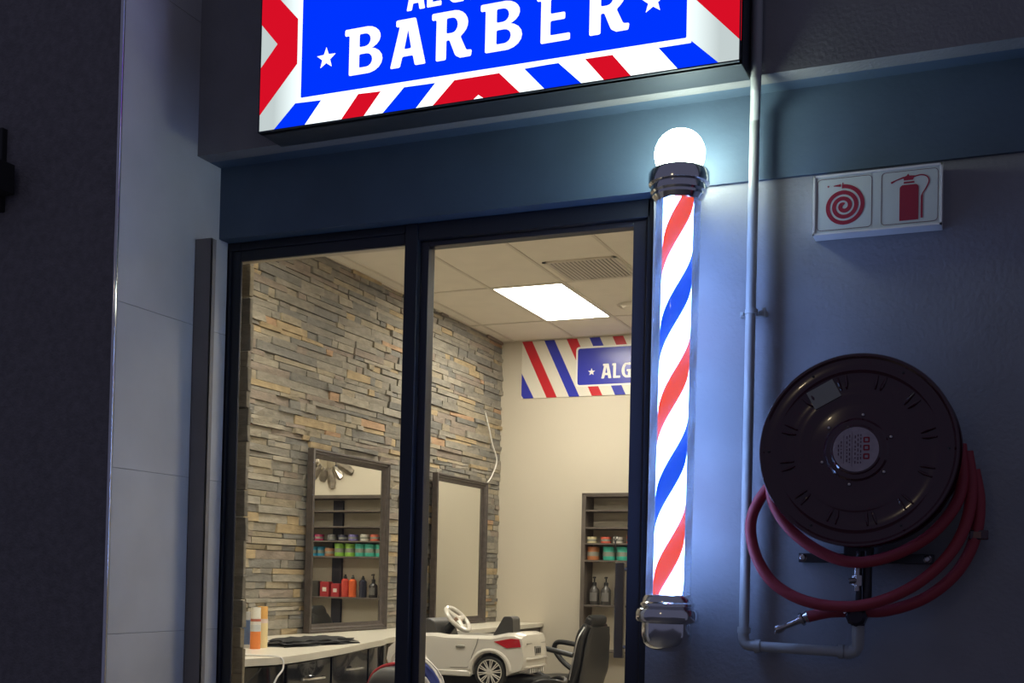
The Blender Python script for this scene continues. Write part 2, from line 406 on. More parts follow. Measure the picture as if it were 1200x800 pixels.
def flat(name, loops, y, m_, parent, th=.0006, ext=None):
    """filled 2d loops in the x-z plane at depth y (faces -y), a thin raised film"""
    cu = bpy.data.curves.new(name, 'CURVE'); cu.dimensions = '2D'; cu.fill_mode = 'BOTH'; cu.extrude = th
    for lp in loops:
        sp = cu.splines.new('POLY'); sp.points.add(len(lp)-1); sp.use_cyclic_u = True
        for i, p in enumerate(lp): sp.points[i].co = (p[0], p[1], 0, 1)
    tmp = bpy.data.objects.new('tmp', cu); COL.objects.link(tmp)
    me = bpy.data.meshes.new_from_object(tmp.evaluated_get(bpy.context.evaluated_depsgraph_get()))
    bpy.data.objects.remove(tmp); bpy.data.curves.remove(cu)
    me.transform(Matrix.Rotation(PI/2, 4, 'X')); me.name = name
    base = Vector((0, 0, 0)); p = parent
    while p is not None: base += p.location; p = p.parent
    me.transform(Matrix.Translation(Vector((0, y, 0))-base))
    me.materials.clear(); me.materials.append(m_)
    o = bpy.data.objects.new(name, me); COL.objects.link(o); o.parent = parent; return o
def glyph(ch, x, z, wid, hgt):
    gw, loops = G[ch]; s = wid/gw
    return [roundpoly([(x+p[0]*s, z+p[1]*hgt) for p in lp], hgt*.035) for lp in loops]

# ------------------------------------------------------------------ big lit sign
SX0, SX1, SY0, SY1, SZ0, SZ1 = -2.372, -0.730, -0.277, -0.139, 2.788, 3.64
sg = thing('shop_sign', 'large lit blue, white and red signboard reading BARBER above the shopfront', 'sign', ((SX0+SX1)/2, SY1, SZ0))
m_box = mat('black sign box', (.05, .06, .075), .5, metal=.3)
b = MB(); b.box(SX0, SX1, SY0+.004, SY1, SZ0, SZ1); b.build('box', m_box, sg, world=True, bevel=.002)
b = MB()
for a in ((SX0, SX0+.004, SZ0, SZ1), (SX1-.004, SX1, SZ0, SZ1), (SX0, SX1, SZ0, SZ0+.004), (SX0, SX1, SZ1-.004, SZ1)): b.box(a[0], a[1], SY0-.003, SY0+.02, a[2], a[3])
b.build('edge_trim', m_box, sg, world=True)
# backlit face: brighter over the tubes in the middle, weaker towards the ends
def lit_white():
    M = bpy.data.materials.new('backlit white acrylic'); M.use_nodes = True; nt = M.node_tree; nt.nodes.remove(nt.nodes['Principled BSDF'])
    tc = nt.nodes.new('ShaderNodeTexCoord'); sx = nt.nodes.new('ShaderNodeSeparateXYZ'); nt.links.new(tc.outputs['Object'], sx.inputs[0])
    ab = nt.nodes.new('ShaderNodeMath'); ab.operation = 'ABSOLUTE'; nt.links.new(sx.outputs[0], ab.inputs[0])
    mr = nt.nodes.new('ShaderNodeMapRange'); mr.inputs[1].default_value = .60; mr.inputs[2].default_value = .76; mr.inputs[3].default_value = 1.5; mr.inputs[4].default_value = .62
    nt.links.new(ab.outputs[0], mr.inputs[0])
    e = nt.nodes.new('ShaderNodeEmission'); e.inputs[0].default_value = (.88, 1, 1, 1); nt.links.new(mr.outputs[0], e.inputs[1])
    nt.links.new(e.outputs[0], nt.nodes['Material Output'].inputs[0]); return M
m_sw = lit_white(); m_sb = emis('backlit blue film', (.0, .035, 1.0), 1.0); m_sr = emis('backlit red film', (.72, .005, .02), .95); m_st = emis('backlit white lettering', (1, 1, 1), 1.25)
b = MB(); b.box(SX0+.003, SX1-.003, SY0, SY0+.004, SZ0+.003, SZ1-.003); b.build('face_panel', m_sw, sg, world=True, smooth=False)
YA = SY0-.0008
S_ = lambda nm, pts, mm, y=YA: flat(nm, [pts], y, mm, sg)
cx = -1.551; ZB, ZT = SZ0+.005, SZ1-.005
def mir(p): return [(2*cx-x, z) for x, z in p]
red_chev = [(-2.370, 2.846), (-2.223, 3.004), (-2.224, 3.155), (-2.368, 3.31), (-2.368, 3.157), (-2.303, 3.082), (-2.370, 3.007)]
S_('red_chevron', red_chev, m_sr); S_('red_chevron', [(x+.003 if x > -.8 else x, z) for x, z in mir(red_chev)], m_sr)
b1 = [(-2.226, 2.870), (-2.126, 2.867), (-2.188, ZB), (-2.308, ZB)]; S_('blue_stripe', b1, m_sb); S_('blue_stripe', mir(b1), m_sb)
r2 = [(-1.984, 2.868), (-1.901, 2.865), (-1.962, ZB), (-2.046, ZB)]; S_('red_stripe', r2, m_sr); S_('red_stripe', mir(r2), m_sr)
b3 = [(-1.815, 2.866), (-1.704, 2.864), (-1.771, ZB), (-1.891, ZB)]; S_('blue_stripe', b3, m_sb); S_('blue_stripe', mir(b3), m_sb)
S_('red_trapezium', [(-1.636, 2.863), (-1.482, 2.863), (-1.412, ZB), (-1.535, ZB), (-1.552, ZB+.012), (-1.569, ZB), (-1.710, ZB)], m_sr)
S_('white_border', roundpoly([(-2.222, 2.872), (-.874, 2.862), (-.874, 3.60), (-2.222, 3.60)], .004), m_sw, YA-.0007)
S_('blue_plate', roundpoly([(-2.204, 2.885), (-.889, 2.879), (-.889, 3.59), (-2.204, 3.59)], .004), m_sb, YA-.0016)
YL = YA-.0028
S_('star', star(-2.108, 3.003, .037), m_st, YL); S_('star', star(-.991, 3.003, .037), m_st, YL)
for ch, x0, x1 in (('B', -2.020, -1.896), ('A', -1.861, -1.744), ('R', -1.702, -1.582), ('B', -1.531, -1.407), ('E', -1.345, -1.252), ('R', -1.188, -1.068)):
    flat('letter', glyph(ch, x0, 2.931, x1-x0, .154), YL, m_st, sg)
for ch, x0, x1 in (('A', -1.808, -1.748), ('L', -1.738, -1.690), ('G', -1.668, -1.610), ('I', -1.590, -1.572)):
    flat('letter', glyph(ch, x0, 3.110, x1-x0, .10), YL, m_st, sg)

# ------------------------------------------------------------------ barber pole
PX, PY = -.943, -.17
bp_ = thing('barber_pole', 'lit barber pole with red, white and blue spiral, glowing globe and chrome ends', 'barber pole', (PX, PY, 1.103)); bp_.scale = (.986, .986, .986)
bp_.rotation_euler = (0, math.radians(.45), 0)
Z0, Z1 = .145, 1.365     # tube span, local
def hl(prof): return MB().lathe(prof, n=48)
hl([(0, 1.455), (.030, 1.46), (.045, 1.452)]).sphere((0, 0, 1.498), .0765, 48).build('globe', emis('lit opal globe', [c/36 for c in L_GLOBE], 36), bp_)
hl([(.050, 1.475), (.058, 1.465), (.060, 1.450), (.086, 1.446), (.092, 1.438), (.093, 1.412), (.092, 1.404), (.084, 1.400), (.086, 1.392), (.086, 1.380), (.080, 1.374), (.080, 1.366), (.074, 1.360), (.066, 1.350), (.066, 1.36), (.0, 1.40)]).build('top_cap', m_chrome, bp_)
hl([(.0, .13), (.066, .15), (.066, .16), (.074, .150), (.076, .138), (.081, .134), (.0815, .126), (.076, .122), (.090, .116), (.0945, .106), (.0945, .086), (.090, .078), (.076, .074), (.076, .040), (.070, .014), (.056, .0), (.030, -.010), (.0, -.013)]).build('bottom_cap', m_chrome, bp_)
NS = 44; RI = .0455; PITCH_ = .508
m_pw = emis('lit pole white', [c/max(L_WHITE) for c in L_WHITE], max(L_WHITE)); m_pr = emis('lit pole red', (.92, .075, .012), 1.05); m_pb = emis('lit pole blue', (.0, .07, .85), 1.0)
def helix(ph0, wdt, name, m_):
    b = MB(); turns = (Z1-Z0)/PITCH_; n = int(turns*NS); prev = None
    z_lo = Z0-.0
    # stripe covers angles so that z = PITCH*(a/2pi)+offset
    A = int((turns+3)*NS)
    for i in range(-2*NS, A):
        a = 2*PI*i/NS; zc = Z0+PITCH_*(i/NS)+ph0
        lo, hi = max(zc, Z0), min(zc+wdt, Z1)
        if hi <= lo: prev = None; continue
        p = Vector((RI*math.cos(a), RI*math.sin(a), 0)); v0 = b.bm.verts.new(p+Vector((0, 0, lo))); v1 = b.bm.verts.new(p+Vector((0, 0, hi)))
        if prev: b.face([prev[0], v0, v1, prev[1]])
        prev = (v0, v1)
    return b.build(name, m_, bp_)
q4 = PITCH_/4
ph = .171-PITCH_
for k in (-1, 0):
    pass
helix(ph, q4*.9, 'red_stripe', m_pr); helix(ph+q4*.9, q4*1.1, 'white_stripe', m_pw); helix(ph+2*q4, q4*.9, 'blue_stripe', m_pb); helix(ph+2.9*q4, q4*1.1, 'white_stripe', m_pw)
MB().lathe([(.068, Z0), (.068, Z1)], n=48).build('clear_tube', glass('clear acrylic tube', (.96, .97, 1), .8, .06, (.75, .85, 1)), bp_)
for z in (.07, 1.39):
    b = MB(); b.box(-.02, .02, .06, .182, z, z+.04); b.build('wall_bracket', m_chrome, bp_)

# ------------------------------------------------------------------ pipes
pt = thing('water_pipe', 'grey painted pipe running down the wall and across to the hose reel valve', 'pipe', (-.737, -.04, 1.12))
b = MB(); b.tube([(-.708, -.158, 3.6), (-.708, -.158, 2.80)]+spline([(-.709, -.157, 2.785), (-.714, -.137, 2.755), (-.727, -.075, 2.73), (-.734, -.045, 2.71), (-.735, -.04, 2.69)], 5)+[(-.740, -.04, 1.15)], .0155, 16); b.build('vertical_pipe', m_pipe, pt, world=True)
el = spline([(-.740, -.04, 1.165), (-.741, -.04, 1.135), (-.730, -.04, 1.116), (-.700, -.04, 1.112)], 5)
b = MB(); b.tube(el, .0165, 16); b.build('elbow', m_pipe, pt, world=True)
b = MB(); b.tube([(-.715, -.04, 1.112), (-.435, -.04, 1.106)], .0155, 16); b.build('horizontal_pipe', m_pipe, pt, world=True)
b = MB(); b.tube(spline([(-.445, -.04, 1.106), (-.425, -.04, 1.108), (-.409, -.045, 1.122), (-.406, -.055, 1.150), (-.406, -.06, 1.19)], 5), [.019]*9+[.0175]*12, 16); b.build('elbow', m_pipe, pt, world=True)
for p, q in (((-.740, -.04, 1.150), (-.740, -.04, 1.168)), ((-.706, -.04, 1.112), (-.690, -.04, 1.112)), ((-.463, -.04, 1.107), (-.447, -.04, 1.107))):
    b = MB(); b.tube([p, q], .0205, 16); b.build('collar', m_pipe, pt, world=True)
b = MB(); b.tube([(-.735, -.04, 2.115), (-.735, -.04, 2.128)], .0195, 16); b.box(-.775, -.695, -.012, .012, 2.114, 2.129); b.box(-.704, -.696, -.03, -.01, 2.108, 2.135); b.box(-.772, -.764, -.02, -.008, 2.116, 2.127)
b.build('clamp', m_pipe, pt, world=True)

# ------------------------------------------------------------------ fire sign
fs = thing('fire_equipment_sign', 'white wall sign with red hose reel and fire extinguisher symbols', 'sign', (-.375, .012, 2.333))
m_fs = mat('matt white sign face', (.62, .66, .62), .5); m_fr = mat('sign red print', (.33, .015, .04), .5); m_fl = mat('sign line print', (.12, .03, .04), .5)
b = MB(); b.box(-.556, -.195, -.047, .012, 2.333, 2.510); b.build('box', m_white, fs, world=True, bevel=.0015)
b = MB()
for a in ((-.556, -.550, 2.333, 2.51), (-.201, -.195, 2.333, 2.51), (-.556, -.195, 2.504, 2.51), (-.556, -.195, 2.333, 2.339)): b.box(a[0], a[1], -.051, -.045, a[2], a[3])
b.build('edge_trim', m_white, fs, world=True)
flat('face', [[(-.550, 2.339), (-.201, 2.339), (-.201, 2.504), (-.550, 2.504)]], -.0475, m_fs, fs)
def rrect(x0, x1, z0, z1, r): return arc(x1-r, z1-r, r, r, 0, 90, 5)+arc(x0+r, z1-r, r, r, 90, 180, 5)+arc(x0+r, z0+r, r, r, 180, 270, 5)+arc(x1-r, z0+r, r, r, 270, 360, 5)
for x0, x1 in ((-.544, -.388), (-.362, -.206)): flat('border_line', [rrect(x0, x1, 2.345, 2.498, .012), rrect(x0+.0012, x1-.0012, 2.3462, 2.4968, .011)], -.0485, m_fl, fs, .0003)
def strip(pts, wd):
    L, Rr = [], []
    for i, p in enumerate(pts):
        a = Vector(pts[max(i-1, 0)]); c = Vector(pts[min(i+1, len(pts)-1)]); t = (c-a).normalized(); n = Vector((-t.y, t.x)); h = (wd[i] if isinstance(wd, list) else wd)/2
        L.append(tuple(Vector(p)+n*h)); Rr.append(tuple(Vector(p)-n*h))
    return L+Rr[::-1]
sx, sz = -.468, 2.4135
sp = []
for i in range(0, 161):
    a = i/160*3.05*2*PI; r = .004+.0545*i/160; th = math.radians(95)-3.05*2*PI+a
    sp.append((sx+r*math.cos(th), sz+r*math.sin(th)))
flat('hose_symbol', [strip(sp, .0115)], -.0485, m_fr, fs, .0003)
flat('nozzle_symbol', [[(-.497, 2.476), (-.476, 2.479), (-.476, 2.471), (-.497, 2.474)]], -.0485, m_fr, fs, .0003)
flat('nozzle_symbol', [[(-.472, 2.483), (-.469, 2.483), (-.469, 2.467), (-.472, 2.467)]], -.0485, m_fr, fs, .0003)
flat('nozzle_symbol', [star(-.512, 2.475, .004)], -.0485, m_fr, fs, .0003)
flat('extinguisher_symbol', [[(-.311, 2.354), (-.259, 2.354)]+arc(-.269, 2.447, .010, .010, 0, 80, 4)+arc(-.301, 2.447, .010, .010, 100, 180, 4)], -.0485, m_fr, fs, .0003)
flat('extinguisher_symbol', [[(-.300, 2.461), (-.271, 2.461), (-.271, 2.466), (-.300, 2.466)]], -.0485, m_fr, fs, .0003)
flat('extinguisher_symbol', [[(-.300, 2.470), (-.275, 2.470), (-.270, 2.482), (-.285, 2.483), (-.288, 2.489), (-.293, 2.483), (-.301, 2.480)]], -.0485, m_fr, fs, .0003)
flat('extinguisher_symbol', [strip([(-.335, 2.466), (-.320, 2.473), (-.300, 2.479)], [.006, .003, .005])], -.0485, m_fr, fs, .0003)
flat('extinguisher_symbol', [strip([(p[0], p[2]) for p in spline([(-.272, 0, 2.479), (-.253, 0, 2.482), (-.237, 0, 2.476), (-.231, 0, 2.462), (-.239, 0, 2.442), (-.249, 0, 2.425), (-.250, 0, 2.40), (-.250, 0, 2.358)], 5)], [.0035]*26+[.006]*10)], -.0485, m_fr, fs, .0003)

# ------------------------------------------------------------------ hose reel
rc = Vector((-.402, -.20, 1.678)); RR = .270
hr = thing('fire_hose_reel', 'round dark red fire hose reel mounted on the right wall', 'hose reel', (rc.x, .012, rc.z))
prof = [(.0, -.014), (.066, -.014), (.070, -.010), (.082, -.010), (.088, -.004), (.115, .0), (.150, .002), (.160, .0), (.172, .004), (.215, .004), (.224, .0), (.235, .003), (.256, .002), (.262, -.004), (.268, -.004), (.271, .002), (.268, .009), (.262, .006), (.0, .008)]
MB().lathe(prof, rc, 'y', 96).build('front_disc', m_reel, hr, world=True)
MB().lathe([(.0, .0), (.25, .0), (.262, .006), (.268, .006), (.271, .0), (.268, -.007), (.258, -.004), (.0, -.004)], rc+Vector((.004, .105, 0)), 'y', 96).build('rear_disc', m_reel, hr, world=True)
MB().lathe([(.13, .0), (.13, .105)], rc, 'y', 48).build('drum', m_reel, hr, world=True)
for k in range(12):
    ridge = MB()
    a = math.radians(k*30+12); u = Vector((math.cos(a), 0, math.sin(a))); t_ = Vector((-math.sin(a), 0, math.cos(a)))
    for s_ in (-1, 1):
        c0 = rc+Vector((0, .001, 0))
        pts = [c0+u*.176+t_*.007*s_, c0+u*.190+t_*.010*s_+Vector((0, -.003, 0)), c0+u*.212+t_*.012*s_]
        ridge.tube(pts, [.0025, .0042, .0025], 8)
    ridge.build('pressed_rib', m_reel, hr, world=True)
for k in range(6):
    a = math.radians(20+k*60); p = rc+Vector((.098*math.cos(a), -.003, .098*math.sin(a)))
    MB().lathe([(0, -.006), (.004, -.005), (.0055, -.002), (.0055, .002)], p, 'y', 12).build('bolt', m_brass, hr, world=True)
for k in range(6):
    a = math.radians(50+k*60+10); p = rc+Vector((.243*math.cos(a), .0, .243*math.sin(a)))
    MB().lathe([(0, -.003), (.003, -.002), (.0035, .002)], p, 'y', 8).build('rivet', m_darkmet, hr, world=True)
# round label with red squares and print lines
m_lab = mat('aged paper label', (.42, .36, .40), .6, noise=.1, nscale=60); m_labp = mat('label dark print', (.10, .05, .08), .6); m_labr = mat('label red print', (.30, .01, .03), .6)
flat('round_label', [arc(rc.x, rc.z, .062, .062, 0, 354, 59)], rc.y-.0152, m_lab, hr, .0003)
Y_ = rc.y-.0160
for k, z in enumerate((.026, .004, -.020)): flat('label_mark', [rrect(rc.x+.020, rc.x+.037, rc.z+z-.008, rc.z+z+.008, .003), rrect(rc.x+.024, rc.x+.033, rc.z+z-.004, rc.z+z+.004, .001)], Y_, m_labr, hr, .0002)
for k in range(9):
    x = rc.x-.048+k*.0075; h = math.sqrt(max(.0025-(x-rc.x)**2*.9, .0003))
    if k in (2, 5): flat('label_mark', [[(x, rc.z-h), (x+.0008, rc.z-h), (x+.0008, rc.z+h), (x, rc.z+h)]], Y_, m_labp, hr, .0002); continue
    z = rc.z-h*.8
    while z < rc.z+h*.75:
        l = random.uniform(.003, .009); flat('label_mark', [[(x, z), (x+.0028, z), (x+.0028, z+l), (x, z+l)]], Y_, m_labp, hr, .0002); z += l+random.uniform(.003, .007)
a = math.radians(28); rr_ = Matrix.Rotation(a, 2); pc = Vector((rc.x-.091, rc.z+.158))
flat('square_sticker', [[tuple(pc+rr_ @ Vector(p)) for p in ((-.040, -.027), (.040, -.027), (.040, .027), (-.040, .027))]], rc.y-.0035, mat('faded sticker', (.30, .31, .27), .5), hr, .0004)
# coiled hose and loops: one hose
def hp(pts, r=.0165): return MB().tube(spline(pts, 7), r, 12)
coil = []
for i in range(0, 4*40+1):
    a = 2*PI*i/40; rad = .155+.018*(i/160); coil.append((rc.x+rad*math.cos(a), rc.y+.025+.06*abs(((i/40) % 2)-1), rc.z+rad*math.sin(a)))
MB().tube(coil, .0165, 10).build('coiled_hose', m_redh, hr, world=True)
def onp(y, px, py):   # wall-plane point (x, z) seen on plane y, tabulated camera-independent below
    return None
loop1 = [(-.655, -.115, 1.60), (-.640, -.125, 1.53), (-.585, -.13, 1.452), (-.500, -.13, 1.392), (-.410, -.13, 1.366), (-.310, -.13, 1.386), (-.215, -.125, 1.440), (-.150, -.11, 1.52), (-.128, -.09, 1.60), (-.135, -.08, 1.70)]
hp(loop1).build('hose_loop', m_redh, hr, world=True)
loop2 = [(-.650, -.095, 1.60), (-.690, -.10, 1.545), (-.712, -.105, 1.475), (-.695, -.11, 1.385), (-.640, -.115, 1.302), (-.545, -.12, 1.252), (-.430, -.12, 1.240), (-.330, -.12, 1.262), (-.235, -.115, 1.315), (-.160, -.105, 1.392), (-.118, -.09, 1.48), (-.105, -.08, 1.58), (-.118, -.075, 1.68)]
hp(loop2).build('hose_loop', m_redh, hr, world=True)
loop3 = [(-.550, -.075, 1.205), (-.480, -.08, 1.222), (-.400, -.078, 1.226), (-.320, -.075, 1.232), (-.220, -.07, 1.272), (-.140, -.065, 1.345), (-.095, -.06, 1.44), (-.085, -.06, 1.54), (-.10, -.06, 1.63)]
hp(loop3).build('hose_loop', m_redh, hr, world=True)
b = MB(); b.tube([(-.636, -.075, 1.165), (-.626, -.075, 1.169), (-.612, -.075, 1.175), (-.575, -.075, 1.193), (-.553, -.075, 1.204), (-.545, -.075, 1.207)], [.014, .014, .008, .010, .0155, .019], 14)
b.tube([(-.566, -.075, 1.197), (-.560, -.075, 1.200)], .020, 14); b.tube([(-.632, -.075, 1.178), (-.640, -.075, 1.152)], .004, 8)
nz = b.build('nozzle', m_brass, hr, world=True)
b = MB(); b.box(-.585, -.205, -.020, .010, 1.366, 1.394); b.box(-.45, -.37, -.06, -.01, 1.36, 1.62); b.box(-.42, -.385, -.20, -.05, 1.66, 1.70); b.box(-.45, -.355, -.075, -.02, 1.60, 1.72)
b.build('wall_bracket', m_darkmet, hr, world=True, bevel=.002)
for x in (-.572, -.222): MB().lathe([(0, -.012), (.007, -.011), (.009, -.004), (.012, -.003), (.012, 0)], (x, -.019, 1.38), 'y', 12).build('bolt', m_brass, hr, world=True)
b = MB(); b.tube([(-.406, -.06, 1.17), (-.406, -.06, 1.40)], .009, 12); b.tube([(-.383, -.055, 1.24), (-.383, -.055, 1.40)], .013, 12); b.build('feed_pipe', m_darkmet, hr, world=True)
b = MB(); b.tube([(-.409, -.075, 1.285), (-.409, -.075, 1.355)], .009, 12); b.tube([(-.409, -.075, 1.300), (-.409, -.075, 1.330)], .0155, 6); b.tube([(-.412, -.085, 1.315), (-.430, -.09, 1.313)], .008, 10)
b.build('coupling', m_brass, hr, world=True)
b = MB(); b.lathe([(0, -.035), (.020, -.035), (.030, -.028), (.030, .022), (.022, .030), (0, .030)], (-.407, -.075, 1.213), 'y', 8); b.tube([(-.407, -.06, 1.185), (-.407, -.06, 1.24)], .020, 12)
b.build('valve', mat('black valve body', (.025, .02, .03), .35, metal=.4), hr, world=True)
b = MB(); b.box(-.443, -.409, -.118, -.113, 1.229, 1.234, rot=Euler((0, math.radians(-38), 0)).to_matrix()); b.build('valve_lever', m_chrome, hr, world=True)
b = MB(); b.box(-.110, -.060, -.075, -.035, 1.435, 1.462); b.tube([(-.10, -.05, 1.448), (-.10, .01, 1.448)], .010, 10); b.build('hose_guide', m_reel, hr, world=True, bevel=.005)
b = MB(); b.box(-.099, -.079, -.078, -.072, 1.440, 1.457); b.build('guide_plate', mat('worn brown plate', (.25, .13, .09), .6), hr, world=True)

# ------------------------------------------------------------------ wall light on the pier
wl = thing('wall_lantern', 'unlit black box lamp on the dark left pier', 'wall lamp', (-3.27, -.532, 2.6))
b = MB(); b.box(-3.32, -3.235, -.555, -.530, 2.53, 2.82); b.build('back_plate', m_blackm, wl, world=True, bevel=.003)
b = MB(); b.box(-3.34, -3.170, -.66, -.555, 2.575, 2.68); b.build('housing', m_blackm, wl, world=True, bevel=.004)

# ------------------------------------------------------------------ interior: banner
m_bw = mat('banner white', (.75, .70, .60), .35); m_bb = mat('banner blue', (.035, .045, .42), .25); m_br = mat('banner red', (.55, .02, .03), .3); m_bt = mat('banner lettering', (.85, .82, .78), .35)
bn = thing('wall_banner', 'red, white and blue striped banner high on the back wall reading ALGI', 'banner', (-2.4, YB, 2.90))
BX0, BX1, BZ0, BZ1 = -4.056, -.75, 2.902, 3.412
b = MB(); b.box(BX0, BX1, YB-.008, YB, BZ0, BZ1); b.build('board', m_bw, bn, world=True)
YN = YB-.0088
k = (-3.718+4.056-.097)/.51; slope = (3.718-3.963)  # stripe leans .245 over full height
cnt = 0
for i in range(-1, 15):
    x = -4.056+.2115*i; mm, nm = ((m_br, 'red_stripe'), (m_bb, 'blue_stripe'))[i % 2]
    pts = [(x, BZ1), (x+.096, BZ1), (x+.096+.245, BZ0), (x+.245, BZ0)]
    if i == -1: pts = [(BX0+.002, 3.129), (-3.934, BZ0), (-4.033, BZ0), (BX0+.002, 2.93)]
    if pts[2][0] > BX1: break
    flat(nm, [pts], YN, mm, bn)
flat('white_border', [rrect(-3.540, -1.266, 2.985, 3.336, .03)], YN-.0012, m_bt, bn)
flat('blue_plate', [rrect(-3.524, -1.282, 3.0, 3.320, .022)], YN-.0024, m_bb, bn)
flat('star', [star(-3.394, 3.110, .034)], YN-.0036, m_bt, bn)
for ch, x0, x1 in (('A', -3.300, -3.215), ('L', -3.196, -3.136), ('G', -3.118, -3.040), ('I', -3.006, -2.98)): flat('letter', glyph(ch, x0, 3.049, x1-x0, .128), YN-.0036, m_bt, bn)

# ------------------------------------------------------------------ interior: shelf unit on back wall
YSF = YB-.22
SU = thing('shelf_unit', 'tall dark wooden wall shelf unit holding jars and bottles', 'shelf', (-2.78, YB, .35))
SL, SRt = -3.385, -2.14
b = MB(); b.box(SL, SL+.035, YSF, YB, .35, 2.035); b.build('side_panel', m_wood, SU, world=True, bevel=.002)
b = MB(); b.box(SRt-.035, SRt, YSF, YB, .35, 2.035); b.build('side_panel', m_wood, SU, world=True, bevel=.002)
b = MB(); b.box(-2.545, -2.440, YB-.03, YB, .35, 2.0); b.build('back_strip', mat('dark navy board', (.03, .032, .05), .4), SU, world=True, bevel=.002)
SHZ = [2.020, 1.893, 1.745, 1.610, 1.465, 1.085, .700]
for z in SHZ:
    b = MB(); b.box(SL+.035, SRt-.035, YSF+.004, YB, z-.012, z+.003); b.build('shelf', m_wood, SU, world=True, bevel=.001)
b = MB(); b.box(SL, SRt, YSF, YB, 2.023, 2.038); b.build('top_board', m_wood, SU, world=True)
# jars
def jar_proto(name, r, h, lid_h, mbody, mlid):
    t = thing(name, '', 'jar')
    MB().lathe([(0, 0), (r*.96, 0), (r, .004), (r, h*.86), (r*.95, h*.9), (r*.9, h*.92), (0, h*.92)], n=24).build('body', mbody, t)
    MB().lathe([(r*.9, h-lid_h), (r*1.02, h-lid_h), (r*1.03, h-.004), (r*.98, h), (0, h)], n=24).build('lid', mlid, t)
    MB().lathe([(r*1.004, h*.30), (r*1.004, h*.62)], n=24).build('label_band', mat('label grey', (.25, .26, .22), .5), t)
    return t
def P_(c, r=.35): return mat('plastic %.2f %.2f %.2f' % c, c, r)
yj = YSF+.085
z4, z5, z6 = 1.613, 1.468, 1.088
jl = [(-3.315, z4, .045, .055, (.72, .62, .36), 'small cream lidded jar, first from left on the upper jar shelf'),
      (-3.19, z4, .045, .055, (.75, .13, .07), 'small coral red jar between the cream jar and a white jar, upper jar shelf'),
      (-3.08, z4, .045, .055, (.70, .66, .60), 'small white jar behind the door stile, upper jar shelf'),
      (-2.96, z4, .045, .062, (.75, .16, .09), 'small coral jar at right edge of mirror, upper shelf'),
      (-2.855, z4, .045, .062, (.72, .68, .60), 'small white jar in mirror beside coral jar, upper shelf'),
      (-2.73, z4, .045, .060, (.22, .18, .50), 'small purple-lidded jar seen in mirror, upper shelf'),
      (-2.62, z4, .045, .055, (.05, .05, .10), 'small black jar seen in mirror, upper shelf'),
      (-2.50, z4, .045, .060, (.22, .21, .22), 'small grey jar before the dark back strip, upper shelf'),
      (-2.36, z4, .045, .060, (.45, .03, .12), 'small magenta red jar seen in mirror, upper shelf'),
      (-2.26, z4, .045, .055, (.20, .05, .25), 'small purple jar, last on the upper shelf in mirror'),
      (-3.30, z5, .054, .115, (.45, .16, .06), 'brown orange jar at left end of the lower jar shelf'),
      (-3.155, z5, .056, .115, (.05, .45, .33), 'teal jar beside the brown jar, lower jar shelf'),
      (-3.035, z5, .056, .115, (.06, .48, .36), 'teal jar beside the door stile, lower jar shelf'),
      (-2.92, z5, .056, .118, (.08, .50, .38), 'teal jar at right edge of mirror, lower shelf'),
      (-2.815, z5, .056, .118, (.07, .46, .35), 'teal jar next to green jar in mirror, lower shelf'),
      (-2.705, z5, .052, .120, (.30, .60, .08), 'lime green jar next to the teal jars in mirror'),
      (-2.59, z5, .052, .120, (.27, .56, .07), 'lime green jar next to the brown tin in mirror'),
      (-2.48, z5, .050, .075, (.42, .20, .10), 'low brown jar before the dark back strip, lower shelf'),
      (-2.385, z5, .036, .090, (.03, .30, .50), 'slim blue jar beside the brown one, lower shelf'),
      (-2.305, z5, .036, .090, (.04, .33, .52), 'slim blue jar nearest the red jar, lower shelf'),
      (-2.235, z5, .034, .085, (.40, .06, .05), 'slim red jar at the far end of the lower shelf')]
for x, z, r, h, c, lab in jl:
    lid = tuple(min(1, v*.8) for v in c)
    t = jar_proto('product_jar', r, h, h*.3, P_(c), P_(lid)); t.location = (x, yj, z); t['label'] = lab; t['group'] = 'jars on the wall shelves'
def pump_bottle(x, z, c, lab, r=.043, h=.17, mlab=None, label_c=(.15, .14, .13)):
    t = thing('pump_bottle', lab, 'bottle', (x, yj, z), 0, 'bottles on the wall shelves')
    MB().lathe([(0, 0), (r*.97, 0), (r, .004), (r, h*.72), (r*.85, h*.80), (r*.42, h*.92), (r*.38, h), (0, h)], n=24).build('body', P_(c, .25), t)
    MB().lathe([(r*.45, h-.005), (r*.45, h+.02), (r*.15, h+.024), (r*.15, h+.055), (r*.3, h+.057), (r*.3, h+.07), (0, h+.07)], n=16).build('pump', m_black, t)
    b = MB(); b.tube([(0, 0, h+.063), (0, -.035, h+.060)], .006, 8); b.build('spout', m_black, t)
    b = MB()
    n = 9
    for i in range(n-1):
        a0 = math.radians(-140+i*100/(n-1)); a1 = math.radians(-140+(i+1)*100/(n-1)); R_ = r*1.006
        v = [b.bm.verts.new((R_*math.cos(a), R_*math.sin(a), zz)) for a, zz in ((a0, h*.18), (a1, h*.18), (a1, h*.62), (a0, h*.62))]; b.face(v)
    b.build('label', P_(label_c, .5), t); return t
pump_bottle(-3.285, z6, (.05, .045, .04), 'black pump bottle with grey label, left end of the bottle shelf')
pump_bottle(-3.180, z6, (.055, .05, .045), 'black pump bottle with grey label beside the door handle')
def slim_bottle(x, z, c, lab, r=.03, h=.19):
    t = thing('slim_bottle', lab, 'bottle', (x, yj, z), 0, 'bottles on the wall shelves')
    MB().lathe([(0, 0), (r, .002), (r, h*.78), (r*.6, h*.86), (0, h*.86)], n=20).build('body', P_(c, .25), t)
    MB().lathe([(r*.45, h*.85), (r*.45, h*.95), (r*.25, h), (r*.25, h*1.06), (0, h*1.06)], n=14).build('cap', m_black, t); return t
